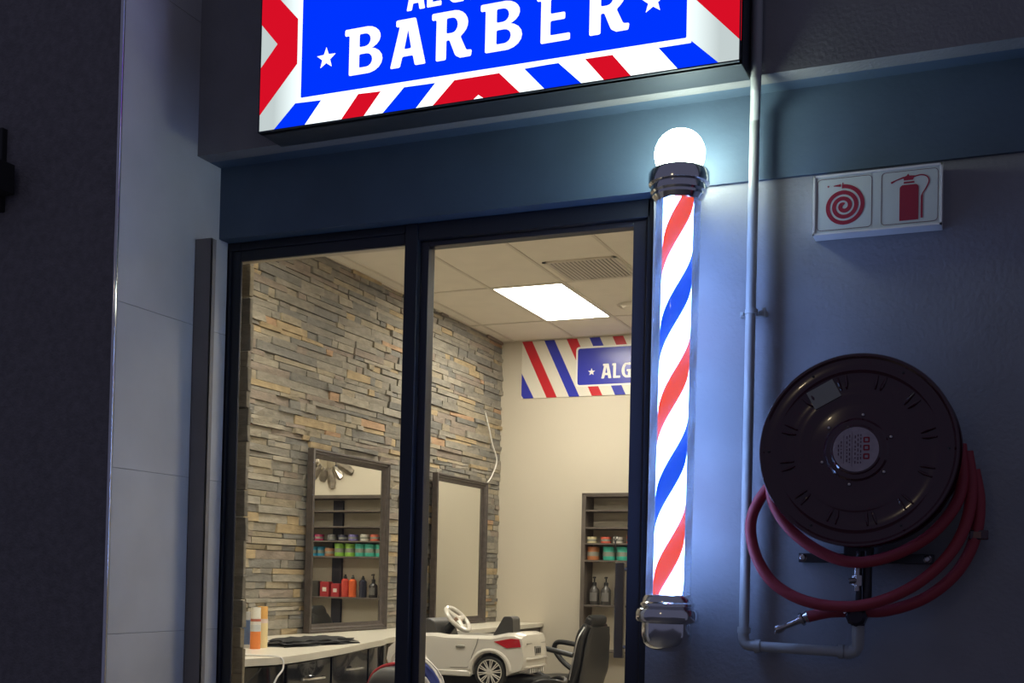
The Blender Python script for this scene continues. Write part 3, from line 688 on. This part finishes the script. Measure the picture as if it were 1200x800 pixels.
slim_bottle(-3.075, z6, (.04, .03, .03), 'slim dark bottle behind the door handle')
pump_bottle(-2.955, z6, (.04, .035, .035), 'black pump bottle at the right edge of the mirror', r=.04, h=.15)
slim_bottle(-2.845, z6, (.03, .032, .05), 'slim navy bottle between pump bottle and orange bottle in mirror', .036, .19)
slim_bottle(-2.735, z6, (.72, .13, .04), 'bright orange slim bottle seen in mirror', .036, .195)
slim_bottle(-2.655, z6, (.55, .07, .05), 'darker red orange slim bottle beside the red box in mirror', .036, .20)
def carton(x, z, c, lab, wd=.095, h=.14, mark=True):
    t = thing('product_box', lab, 'box', (x, yj, z), 0, 'boxes on the wall shelves')
    b = MB(); b.box(-wd/2, wd/2, -.035, .035, 0, h); b.build('carton', P_(c, .4), t, bevel=.0015)
    if mark:
        b = MB(); b.box(-wd*.22, wd*.22, -.0358, -.035, h*.35, h*.62); b.build('label', P_((.7, .66, .58), .5), t)
    return t
carton(-2.565, z6, (.36, .03, .035), 'small red box with white label beside the orange bottles in mirror', .085, .125)
carton(-2.45, z6, (.34, .025, .03), 'taller red box with white label before the dark back strip', .095, .14)
carton(-2.34, z6, (.05, .035, .035), 'dark brown box beside the taller red box', .08, .145, False)
carton(-2.245, z6, (.045, .03, .03), 'dark brown box at the far end of the shelf', .08, .145, False)
# scissors / keys hanging by white jar: dark hanging ornament on door stile side
hk = thing('hanging_scissors', 'black scissors hanging at the shelf edge near the white jar', 'scissors', (-3.075, YSF-.012, 1.60))
b = MB(); b.lathe([(.012, -.002), (.015, 0), (.012, .002), (.010, 0), (.012, -.002)], (-.014, 0, .06), 'y', 16); b.lathe([(.012, -.002), (.015, 0), (.012, .002), (.010, 0), (.012, -.002)], (.016, 0, .058), 'y', 16); b.build('finger_rings', m_darkmet, hk)
b = MB(); b.tube([(-.008, 0, .048), (.004, -.002, .0), (.012, 0, -.07)], [.004, .006, .001], 8); b.tube([(.010, 0, .046), (-.002, .002, .0), (-.010, 0, -.07)], [.004, .006, .001], 8); b.build('blades', m_darkmet, hk)
# sunburst mirror on back wall (seen in the mirror)
sb = thing('sunburst_mirror', 'round sunburst wall mirror with silver leaf rays above the shelves', 'mirror', (-2.37, YB, 2.42))
MB().lathe([(0, -.03), (.13, -.03), (.145, -.022), (.145, 0)], ax='y').build('centre_glass', mat('bright convex mirror', (.9, .88, .82), .05, metal=1.0), sb)
for k in range(14):
    a = 2*PI*k/14+.1; l = .31 if k % 2 == 0 else .25
    b = MB(); u = Vector((math.cos(a), 0, math.sin(a))); v = Vector((-math.sin(a), 0, math.cos(a)))
    pp = [(.11, .018), (l*.8, .045), (l*.97, .03), (l, 0), (l*.97, -.03), (l*.8, -.045), (.11, -.018)]
    A = [b.bm.verts.new(u*r_+v*s_+Vector((0, -.012-.02*(abs(s_) < .02), 0))) for r_, s_ in pp]; B_ = [b.bm.verts.new(u*r_+v*s_+Vector((0, -.002, 0))) for r_, s_ in pp]
    c0 = b.bm.verts.new(u*(l*.6)+Vector((0, -.035, 0)))
    for i in range(7): b.face([A[i], A[(i+1) % 7], c0]); b.face([A[i], B_[i], B_[(i+1) % 7], A[(i+1) % 7]])
    b.face(B_[::-1]); b.build('ray', mat('antique silver', (.35, .31, .26), .3, metal=.9, noise=.3, nscale=20), sb, smooth=False)

# ------------------------------------------------------------------ counter with cabinets
CZ = .91
front = [(-3.16, .55), (-3.16, .84), (-3.12, 1.13), (-3.26, 1.83), (-3.40, 2.34), (-3.49, 2.69), (-3.62, 3.15), (-3.71, 4.7), (-3.80, 6.10), (-3.80, YB)]
fsm = [(p.x, p.y) for p in spline([(x, y, 0) for x, y in front], 6)]
b = MB(); b.prism([(XS+.03, .55)]+fsm+[(XS+.03, YB)], 'z', CZ-.034, CZ)
tag(b.build('countertop', m_counter, bevel=.004), 'long cream countertop with wavy front edge along the stone wall', 'countertop')
def fx(y):
    for i in range(len(fsm)-1):
        if fsm[i][1] <= y <= fsm[i+1][1]:
            t = (y-fsm[i][1])/max(1e-6, fsm[i+1][1]-fsm[i][1]); return fsm[i][0]+t*(fsm[i+1][0]-fsm[i][0])
    return fsm[-1][0]
def cabinet(y0, y1, lab, drawers, inset=.03):
    t = thing('cabinet', lab, 'cabinet', (XS+.4, (y0+y1)/2, 0), 0, 'cabinets under the countertop')
    n = 6; ys = [y0+(y1-y0)*i/n for i in range(n+1)]
    b = MB(); b.prism([(XS+.04, y0)]+[(fx(y)-inset-.02, y) for y in ys]+[(XS+.04, y1)], 'z', .02, CZ-.035); b.build('body', m_blackm, t, world=True)
    g = .006
    ys = [y0+g+(y1-y0-2*g)*i/n for i in range(n+1)]
    def front_pc(z0, z1, nm):
        b = MB(); b.prism([(fx(y)-inset-.019, y) for y in ys[::-1]]+[(fx(y)-inset, y) for y in ys], 'z', z0, z1); return b.build(nm, m_cab, t, world=True, bevel=.002)
    zt = CZ-.045
    if drawers:
        pc = [(zt-.20, zt, 'drawer'), (zt-.41, zt-.207, 'drawer'), (.03, zt-.417, 'drawer')]
    else: pc = [(.03, zt, 'door')]
    for z0, z1, nm in pc:
        d = front_pc(z0, z1, nm)
        if drawers:
            ym = (y0+y1)/2; x = fx(ym)-inset; zz = z1-.085
            b = MB(); b.tube(spline([(x-.002, ym-.11, zz), (x+.028, ym-.085, zz), (x+.032, ym, zz), (x+.028, ym+.085, zz), (x-.002, ym+.11, zz)], 4), .006, 8)
            b.build('handle', m_chrome, d, world=True)
cabinet(.62, 1.14, 'black cabinet at the near end, by the stone return', False, .05)
cabinet(1.16, 1.74, 'glossy black drawer unit below the folded cape', True)
cabinet(1.76, 2.46, 'glossy black drawer unit below the shelf-reflecting mirror', True)
cabinet(2.48, 2.98, 'glossy black cabinet right of the drawers, behind the mullion', False)
b = MB(); b.box(-4.20, -3.82, YB-.05, YB-.02, 0, CZ-.035)
bm_ = b.build('counter_end_panel', m_wood); tag(bm_, 'dark board panel under the far end of the countertop', 'panel')
b = MB(); b.box(-3.835, -3.815, 5.2, YB-.06, 0, CZ-.036); tag(b.build('counter_leg_panel', m_wood), 'upright dark board holding up the far counter end', 'panel')

# items on counter
def can(x, y, r, h, cols, lab):
    t = thing('spray_can', lab, 'can', (x, y, CZ), 0, 'cans at the near end of the counter'); z = 0
    for k, (fr, c) in enumerate(cols):
        h1 = h*fr; nm = 'body' if k == 0 else ('cap' if k == len(cols)-1 else 'label_band'); rr = r if k < len(cols)-1 else r*.93
        MB().lathe([(0, z), (rr, z), (rr, z+h1), (rr*.9 if k == len(cols)-1 else rr, z+h1), (0, z+h1)], n=24).build(nm, P_(c, .35), t); z += h1
    return t
can(-3.55, 1.464, .0265, .212, [(.42, (.80, .24, .06)), (.16, (.55, .58, .60)), (.08, (.72, .70, .66)), (.06, (.45, .12, .08)), (.28, (.76, .74, .68))], 'orange and white spray can at the front of the counter end')
can(-3.63, 1.50, .025, .185, [(.10, (.6, .6, .58)), (.68, (.10, .16, .30)), (.22, (.55, .55, .55))], 'blue bottle left of the orange and white can')
can(-3.575, 1.56, .028, .215, [(.60, (.80, .66, .36)), (.10, (.75, .60, .55)), (.30, (.82, .45, .14))], 'yellow can with orange top right of the orange and white can')
# folded black cape: three sagging layers
cp = thing('folded_cape', 'folded black barber cape lying on the countertop below the left mirror', 'cape', (-3.55, 1.98, CZ), math.radians(-6))
for k, (L, W, zz) in enumerate(((.66, .22, 0), (.63, .21, .014), (.56, .17, .026))):
    b = MB(); nx, ny = 14, 6; V = [[None]*(ny+1) for _ in range(nx+1)]; Vb = [[None]*(ny+1) for _ in range(nx+1)]
    for i in range(nx+1):
        for j in range(ny+1):
            x = (j/ny-.5)*W*(1-.12*math.sin(i*1.1+k)); y = (i/nx-.5)*L+.02*math.sin(j*1.7+k); edge = min(i, nx-i, j*2, (ny-j)*2, 3)/3
            zt = zz+.004+.014*edge+.004*math.sin(i*1.9+j*1.3+k*2)
            V[i][j] = b.bm.verts.new((x, y, zt)); Vb[i][j] = b.bm.verts.new((x, y, max(zz, 0)))
    for i in range(nx):
        for j in range(ny): b.face([V[i][j], V[i+1][j], V[i+1][j+1], V[i][j+1]]); b.face([Vb[i][j], Vb[i][j+1], Vb[i+1][j+1], Vb[i+1][j]])
    for i in range(nx): b.face([V[i][0], Vb[i][0], Vb[i+1][0], V[i+1][0]]); b.face([V[i][ny], V[i+1][ny], Vb[i+1][ny], Vb[i][ny]])
    for j in range(ny): b.face([V[0][j], V[0][j+1], Vb[0][j+1], Vb[0][j]]); b.face([V[nx][j], Vb[nx][j], Vb[nx][j+1], V[nx][j+1]])
    b.build('fold', mat('black cloth', (.018, .018, .018), .85), cp)
# white cable over counter edge
b = MB(); b.tube(spline([(-3.33, .95, CZ+.006), (-3.20, 1.0, CZ+.006), (-3.118, 1.05, CZ-.002), (-3.098, 1.045, CZ-.05), (-3.10, 1.00, CZ-.09), (-3.10, .975, CZ-.13), (-3.10, 1.0, CZ-.18), (-3.10, 1.03, CZ-.26)], 6), .0045, 8)
tag(b.build('white_cable', m_white), 'white cable hanging over the near counter edge', 'cable')
b = MB(); b.tube(spline([(-4.205, 5.687, 2.732), (-4.205, 5.78, 2.60), (-4.205, 5.86, 2.47), (-4.21, 5.975, 2.335), (-4.205, 5.87, 2.20), (-4.205, 5.77, 2.125), (-4.205, 5.70, 2.118)], 6), .006, 8)
tag(b.build('hanging_cable', m_white), 'white cord dangling on the stone wall above the far mirror', 'cord')

# ------------------------------------------------------------------ mirrors on the stone wall
def wall_mirror(y0, y1, z0, z1, lab, fw_=.06):
    t = thing('wall_mirror', lab, 'mirror', (XS+.048, (y0+y1)/2, z0), 0, 'framed mirrors on the stone wall')
    H = z1-z0; W = (y1-y0)/2; x0 = .0
    prof = [(0, 0), (.045, .0), (.050, .012), (.040, .018), (.042, .028), (.028, .038), (.026, .046), (.018, .055), (.016, fw_), (0, fw_)]   # (x out, inward)
    rings = []
    b = MB()
    for (dx, inn) in prof:
        rings.append([b.bm.verts.new((dx, yy, zz)) for yy, zz in ((-W+inn, inn), (W-inn, inn), (W-inn, H-inn), (-W+inn, H-inn))])
    for a in range(len(rings)):
        r1, r2 = rings[a], rings[(a+1) % len(rings)]
        for i in range(4): b.face([r1[i], r1[(i+1) % 4], r2[(i+1) % 4], r2[i]])
    b.build('frame', m_mframe, t)
    b = MB(); b.box(.008, .0125, -W+fw_-.005, W-fw_+.005, fw_-.005, H-fw_+.005); b.build('mirror_glass', m_mirror, t, smooth=False)
    return t
wall_mirror(2.935, 3.965, .912, 2.112, 'dark framed mirror nearest the window, reflecting the product shelves')
wall_mirror(4.73, 5.71, .912, 2.118, 'dark framed mirror nearest the back wall, reflecting plain wall')

# ------------------------------------------------------------------ toy car seat
car = thing('toy_car', 'white ride-on toy car used as a child barber seat', 'toy car', (-2.735, 2.385, .72), math.radians(1)); car.scale = (1, .82, 1)
# local: x along car (+x rear), origin at centre bottom; z up. side plane y=-.22
def arcp(cx_, cz_, r, a0, a1, n=12): return [(cx_+r*math.cos(math.radians(a0+(a1-a0)*i/n)), cz_+r*math.sin(math.radians(a0+(a1-a0)*i/n))) for i in range(n+1)]
WR = .163; WF = -.32; WZ = .072
side = [(-.46, .07), (-.43, .055)] + arcp(WF, WZ, .105, 185, -8) + [(WF+.115, .052), (WR-.12, .052)] + arcp(WR, WZ, .105, 188, -8) + [(.285, .065), (.345, .075), (.42, .09), (.445, .12), (.447, .17), (.435, .225), (.44, .25), (.425, .278), (.36, .290), (.25, .288), (.17, .270), (-.10, .268), (-.17, .275), (-.30, .268), (-.42, .235), (-.47, .18), (-.48, .12)]
side = [(x if x < .25 else .25+(x-.25)*.62, z) for x, z in side]
def body_mesh():
    b = MB()
    # several slices across the width, tumblehome and rounded rear corners in plan
    ys = [-.22, -.214, -.195, -.15, 0, .15, .195, .214, .22]
    rings = []
    for y in ys:
        k = abs(y)/.22; ring = []
        for (x, z) in side:
            sh = max(0, (k-.6)/.4)
            zz = z - (.016*sh**2 if z > .2 else 0); xx = x*(1-.045*k**3) if abs(x) > .3 else x
            if k > .95: zz = z-(.02 if z > .2 else 0); 
            ring.append(b.bm.verts.new((xx, y, zz)))
        rings.append(ring)
    n = len(side)
    for r1, r2 in zip(rings[:-1], rings[1:]):
        for i in range(n): b.face([r1[i], r1[(i+1) % n], r2[(i+1) % n], r2[i]])
    b.face(rings[0][::-1]); b.face(rings[-1]); return b
cb = body_mesh().build('body', m_carwhite, car)
cut = MB(); cut.prism(roundpoly([(-.20, .40), (.14, .40), (.125, .15), (-.20, .13)], .03), 'y', -.165, .165)
bmesh.ops.recalc_face_normals(cut.bm, faces=cut.bm.faces)
cme = bpy.data.meshes.new('cut'); cut.bm.to_mesh(cme); cut.bm.free()
# apply the boolean now so that no helper object remains
cobj = bpy.data.objects.new('cut', cme); COL.objects.link(cobj); cobj.location = car.location; cobj.rotation_euler = car.rotation_euler; cobj.scale = car.scale
bo = cb.modifiers.new('b', 'BOOLEAN'); bo.operation = 'DIFFERENCE'; bo.object = cobj; bo.solver = 'EXACT'
bpy.context.view_layer.update()
me2 = bpy.data.meshes.new_from_object(cb.evaluated_get(bpy.context.evaluated_depsgraph_get()))
cb.modifiers.clear(); cb.data = me2; bpy.data.objects.remove(cobj)
for p in me2.polygons: p.use_smooth = True
me2.set_sharp_from_angle(angle=math.radians(40)); me2.materials.clear(); me2.materials.append(m_carwhite)
def carpart(nm, b, mm, par=car, **k): return b.build(nm, mm, par, **k)
# sill, bumper, fender flares
b = MB(); b.box(WF+.11, WR-.112, -.226, -.19, .045, .075); b.box(WF+.11, WR-.112, .19, .226, .045, .075); carpart('sill', b, m_carwhite, bevel=.006)
b = MB()
for s_ in (-1, 1):
    for wx in (WF, WR): b.tube([(x, s_*.218, z) for x, z in arcp(wx, WZ, .118, 5, 175, 16)], .012, 8)
carpart('wheel_flare', b, m_carwhite)
b = MB()
for z, xo in ((.105, .366), (.150, .371)): b.tube([(xo-.10, -.215, z), (xo-.03, -.205, z), (xo, -.16, z), (xo+.004, 0, z), (xo, .16, z), (xo-.03, .205, z), (xo-.10, .215, z)], .007, 8)
carpart('rear_bumper', b, m_carwhite)
b = MB()
for k in range(7): b.box(.30, .366, -.12+k*.04, -.105+k*.04, .070, .10)
carpart('diffuser', b, m_white, bevel=.003)
# door seam and handle
b = MB()
for s_ in (-1, 1):
    b.tube([(.093, s_*.2195, .252), (.085, s_*.2205, .22), (.060, s_*.2205, .16), (.045, s_*.2205, .105), (.03, s_*.2205, .093), (-.07, s_*.2205, .090)], .0022, 6)
carpart('door_seam', b, mat('seam shadow grey', (.25, .24, .21), .6))
b = MB()
for s_ in (-1, 1): b.sphere((-.01, s_*.222, .205), .03, 16, (1, .22, .32))
carpart('door_handle', b, mat('grey door handle', (.33, .32, .27), .35))
# tail lights wrap the rear corners
m_tl = mat('red lamp lens', (.50, .02, .03), .15, coat=.6)
for s_ in (-1, 1):
    b = MB(); pts = [(.185, .238), (.285, .258), (.332, .255), (.342, .215), (.26, .205)]
    A = [b.bm.verts.new((x, s_*.2232, z)) for x, z in pts]; B_ = [b.bm.verts.new((x*.95, s_*.195, z)) for x, z in pts]
    b.face(A); b.face(B_[::-1])
    for i in range(5): b.face([A[i], A[(i+1) % 5], B_[(i+1) % 5], B_[i]])
    carpart('tail_light', b, m_tl, smooth=False)
b = MB(); b.box(.355, .3625, -.17, .17, .228, .233); carpart('boot_seam', b, mat('seam shadow grey', (.25, .24, .21), .6))
b = MB(); b.box(.365, .3725, -.055, .055, .165, .215); pl = carpart('number_plate', b, mat('grey plate', (.30, .29, .26), .4), bevel=.002)
b = MB()
for k in range(4): b.box(.3722, .3735, -.042+k*.024, -.028+k*.024, .176, .204)
b.build('plate_marks', m_blackm, pl)
# wheels
def wheel(x, s_):
    c = (x, s_*.185, WZ)
    t = MB().lathe([(.060, -.035), (.082, -.033), (.090, -.022), (.092, 0), (.090, .022), (.082, .033), (.060, .035), (.055, 0), (.060, -.035)], c, 'y', 40).build('wheel', mat('black tyre', (.03, .03, .028), .6), car)
    rim = MB(); yo = s_*.185+s_*.034
    rim.lathe([(.064, 0), (.070, -.004), (.071, .004), (.066, .008), (.064, 0)], (x, yo, WZ), 'y', 40)
    rim.lathe([(0, -.006), (.012, -.006), (.015, 0), (.012, .006), (0, .006)], (x, yo, WZ), 'y', 20)
    for k in range(20):
        a = 2*PI*k/20; b0, b1 = a-.03, a+.05
        rim.tube([(x+.012*math.cos(a), yo, WZ+.012*math.sin(a)), (x+.065*math.cos(a+.06*(-1)**k), yo+s_*.003, WZ+.065*math.sin(a+.06*(-1)**k))], .0032, 6)
    rim.build('rim', mat('silver rim', (.72, .68, .60), .3, metal=.2), t)
    MB().lathe([(0, -.003), (.063, -.003), (.063, .003), (0, .003)], (x, s_*.185+s_*.022, WZ), 'y', 24).build('hub_backing', m_blackm, t)
for x in (WF, WR):
    for s_ in (-1, 1): wheel(x, s_)
# cockpit: dash, steering wheel, seat
b = MB(); b.prism(roundpoly([(-.30, .262), (-.27, .340), (-.235, .352), (-.19, .330), (-.165, .25), (-.17, .18), (-.21, .18)], .012), 'y', -.16, .16); carpart('dashboard', b, mat('dark grey plastic', (.06, .058, .055), .4), bevel=.006)
sw = thing('tmp', '', ''); bpy.data.objects.remove(sw)
ax = Vector((.70, -.10, .70)).normalized(); cc = Vector((-.105, -.02, .345))
u = Vector((0, 1, 0)).cross(ax).normalized(); v = ax.cross(u)
b = MB(); b.tube([cc+u*(.086*math.cos(2*PI*i/32))+v*(.086*math.sin(2*PI*i/32)) for i in range(32)], .0135, 10, closed=True)
for a in (90, 210, 330): b.tube([cc-ax*.004, cc+u*(.08*math.cos(math.radians(a)))+v*(.08*math.sin(math.radians(a)))], [.020, .014], 8)
st = carpart('steering_wheel', b, m_carwhite)
b = MB(); b.tube([cc-ax*.014, cc+ax*.010], [.030, .026], 20); b.build('wheel_hub', mat('tan hub', (.32, .20, .13), .4), st)
b = MB(); b.tube([cc-ax*.01, cc-ax*.13], [.02, .03], 12); b.build('steering_column', m_blackm, st)
b = MB(); b.prism(roundpoly([(.115, .20), (.205, .355), (.215, .372), (.255, .374), (.268, .36), (.272, .285), (.25, .2)], .012), 'y', -.15, -.02); carpart('seat_back', b, mat('dark grey plastic', (.06, .058, .055), .4), bevel=.012)
b = MB(); b.box(-.15, .14, -.14, .14, .135, .20); carpart('seat', b, mat('dark grey plastic', (.06, .058, .055), .4), bevel=.015)
# hydraulic base
b = MB(); b.box(-.34, .40, -.15, .15, -.03, .048); carpart('chassis', b, m_blackm, bevel=.01)
MB().lathe([(.05, -.05), (.05, -.40), (.07, -.42), (.07, -.66), (.0, -.66)], n=24).build('pedestal', m_chrome, car)
MB().lathe([(0, -.72), (.28, -.72), (.285, -.71), (.26, -.69), (.07, -.66), (0, -.66)], n=40).build('floor_plate', m_chrome, car)
b = MB(); b.box(-.05, .5, -.12, .12, -.07, -.035); b.tube(spline([(.30, -.16, -.04), (.42, -.16, .03), (.50, -.10, .035), (.52, .0, .02), (.50, .1, .035), (.42, .16, .03), (.30, .16, -.04)], 4), .014, 8); carpart('footrest', b, m_black, bevel=.008)

# ------------------------------------------------------------------ black barber chair by the back wall
ch = thing('barber_chair', 'black vinyl barber chair standing by the back wall shelves', 'chair', (-3.075, 5.08, -.01), math.radians(-8))
# local: faces -x
def slab(path, wid, th, name, mm, par, crown=.02, bev=.02):
    """padded slab: path of (x,z) centres, width in y"""
    b = MB(); ns = 10; P = [Vector((p[0], 0, p[1])) for p in path]; P = spline(P, 5); n = len(P); T = []
    for i, p in enumerate(P):
        t_ = (P[min(i+1, n-1)]-P[max(i-1, 0)]).normalized(); nn = Vector((-t_.z, 0, t_.x)); e = min(i, n-1-i)/4; sc_ = min(1, .55+.45*e**.5); wv = wid(i/(n-1))/2 if callable(wid) else wid/2
        ring = []
        for k in range(20):
            a = 2*PI*k/20; cx_, sy = math.cos(a), math.sin(a)
            ex = lambda q_, pw: math.copysign(abs(q_)**pw, q_)
            ring.append(b.bm.verts.new(p+nn*(th/2*sc_*ex(sy, .6))+Vector((0, wv*ex(cx_, .45)*(1 if e > .5 else .94), 0))))
        T.append(ring)
    for r1, r2 in zip(T[:-1], T[1:]):
        for k in range(20): b.face([r1[k], r1[(k+1) % 20], r2[(k+1) % 20], r2[k]])
    b.face(T[0][::-1]); b.face(T[-1]); return b.build(name, mm, par)
slab([(.02, .48), (.07, .62), (.09, .75), (.10, .87), (.13, .97)], lambda t: .50-.12*t*t, .10, 'backrest', m_black, ch)
slab([(.10, .50), (.135, .65), (.15, .80), (.17, .95)], lambda t: .46-.12*t*t, .025, 'back_shell', mat('black shell', (.03, .03, .03), .3), ch)
slab([(.11, .93), (.13, .99), (.15, 1.03)], .27, .085, 'headrest', m_black, ch)
slab([(-.42, .47), (-.30, .50), (-.12, .50), (.02, .48)], .50, .12, 'seat', m_black, ch)
for s_ in (-1, 1):
    b = MB(); b.tube(spline([(.08, s_*.27, .74), (-.08, s_*.29, .77), (-.30, s_*.29, .80), (-.375, s_*.29, .785), (-.375, s_*.29, .72), (-.27, s_*.285, .62), (-.12, s_*.27, .55), (.02, s_*.26, .52)], 5), .021, 10); ar = b.build('armrest', m_black, ch)
b = MB()
for s_ in (-1, 1): b.tube(spline([(.04, s_*.245, .55), (.075, s_*.25, .72), (.10, s_*.235, .86), (.13, s_*.185, .95)], 4), .006, 8)
b.build('edge_piping', mat('silver piping', (.5, .5, .5), .3, metal=.8), ch)
MB().lathe([(.05, .43), (.05, .25), (.075, .22), (.075, .05), (0, .05)], (-.15, 0, 0), n=24).build('pedestal', m_chrome, ch)
MB().lathe([(0, .0), (.33, .0), (.33, .012), (.30, .03), (.07, .06), (0, .06)], (-.15, 0, 0), n=40).build('floor_plate', m_chrome, ch)
b = MB(); b.box(-.72, -.48, -.20, .20, .20, .225); b.tube([(-.30, .12, .40), (-.55, .12, .22)], .014, 8); b.tube([(-.30, -.12, .40), (-.55, -.12, .22)], .014, 8); b.build('footrest', m_darkmet, ch, bevel=.004)

# ------------------------------------------------------------------ child chair with striped cape, behind the mullion
kc = thing('child_chair', 'grey child chair with red edge piping behind the window mullion', 'chair', (-2.685, 1.38, -.02), math.radians(4))
slab([(0, .50), (0, .62), (.0, .74), (.0, .82), (.0, .885)], lambda t: .30*math.sqrt(max(.05, 1-(t*.97)**4)), .14, 'backrest', mat('grey vinyl', (.13, .125, .12), .45), kc).rotation_euler = (0, 0, PI/2)
b = MB(); b.tube(spline([(-.16, .0, .66), (-.155, 0, .76), (-.12, 0, .85), (-.05, 0, .892), (.02, 0, .898), (.08, 0, .87)], 5), .009, 8); b.build('red_piping', mat('red vinyl', (.50, .04, .05), .4), kc)
slab([(.0, .46), (.0, .47), (.0, .475), (.0, .48)], .1, .1, 'seat_joint', m_black, kc)
b = MB(); b.box(-.17, .17, -.02, .32, .42, .50); b.build('seat', mat('grey vinyl', (.13, .125, .12), .45), kc, bevel=.03)
MB().lathe([(.04, .42), (.04, .03), (.0, .03)], (0, .15, 0), n=20).build('pedestal', m_chrome, kc)
MB().lathe([(0, 0), (.22, 0), (.22, .01), (.04, .04), (0, .04)], (0, .15, 0), n=32).build('floor_plate', m_chrome, kc)
# striped cape draped over right half of the chair: dome shell with curved bands
cape = thing('striped_cape', 'blue, white and red striped cape draped over the grey child chair', 'cape', (-2.64, 1.58, .585), 0)
m_cw = mat('cape white', (.72, .68, .62), .8, noise=.08); m_cb = mat('cape navy', (.035, .05, .22), .8, noise=.15, nscale=20); m_cr = mat('cape red', (.50, .04, .04), .8)
bands = [('white_band', m_cw, -.02, .085), ('navy_band', m_cb, .085, .125), ('white_band', m_cw, .125, .128)]
def dome_band(nm, mm, t0, t1, off=0.0):
    # bands run as nested arches; t is the distance inside the outer outline (metres)
    b = MB(); n = 22; m2 = 4; rows = []
    for j in range(m2+1):
        t = t0+(t1-t0)*j/m2; row = []
        for i in range(n+1):
            a = math.radians(185-195*i/n); rx, rz = .215-t, .35-t*1.15
            dep = .10*math.sqrt(max(0, 1-((.215-t)/.225)**2))+.015
            row.append(b.bm.verts.new((rx*math.cos(a)+.004*math.sin(i*1.3+j), -.085-dep*.9-.004*math.sin(i*.9+j*2), max(-.12, rz*math.sin(a)))))
        rows.append(row)
    for r1, r2 in zip(rows[:-1], rows[1:]):
        for i in range(n): b.face([r1[i], r1[i+1], r2[i+1], r2[i]])
    o = b.build(nm, mm, cape); s = o.modifiers.new('solid', 'SOLIDIFY'); s.thickness = .006; return o
dome_band('white_band', m_cw, .0, .014); dome_band('navy_band', m_cb, .014, .052); dome_band('white_band', m_cw, .052, .092); dome_band('red_band', m_cr, .092, .16)
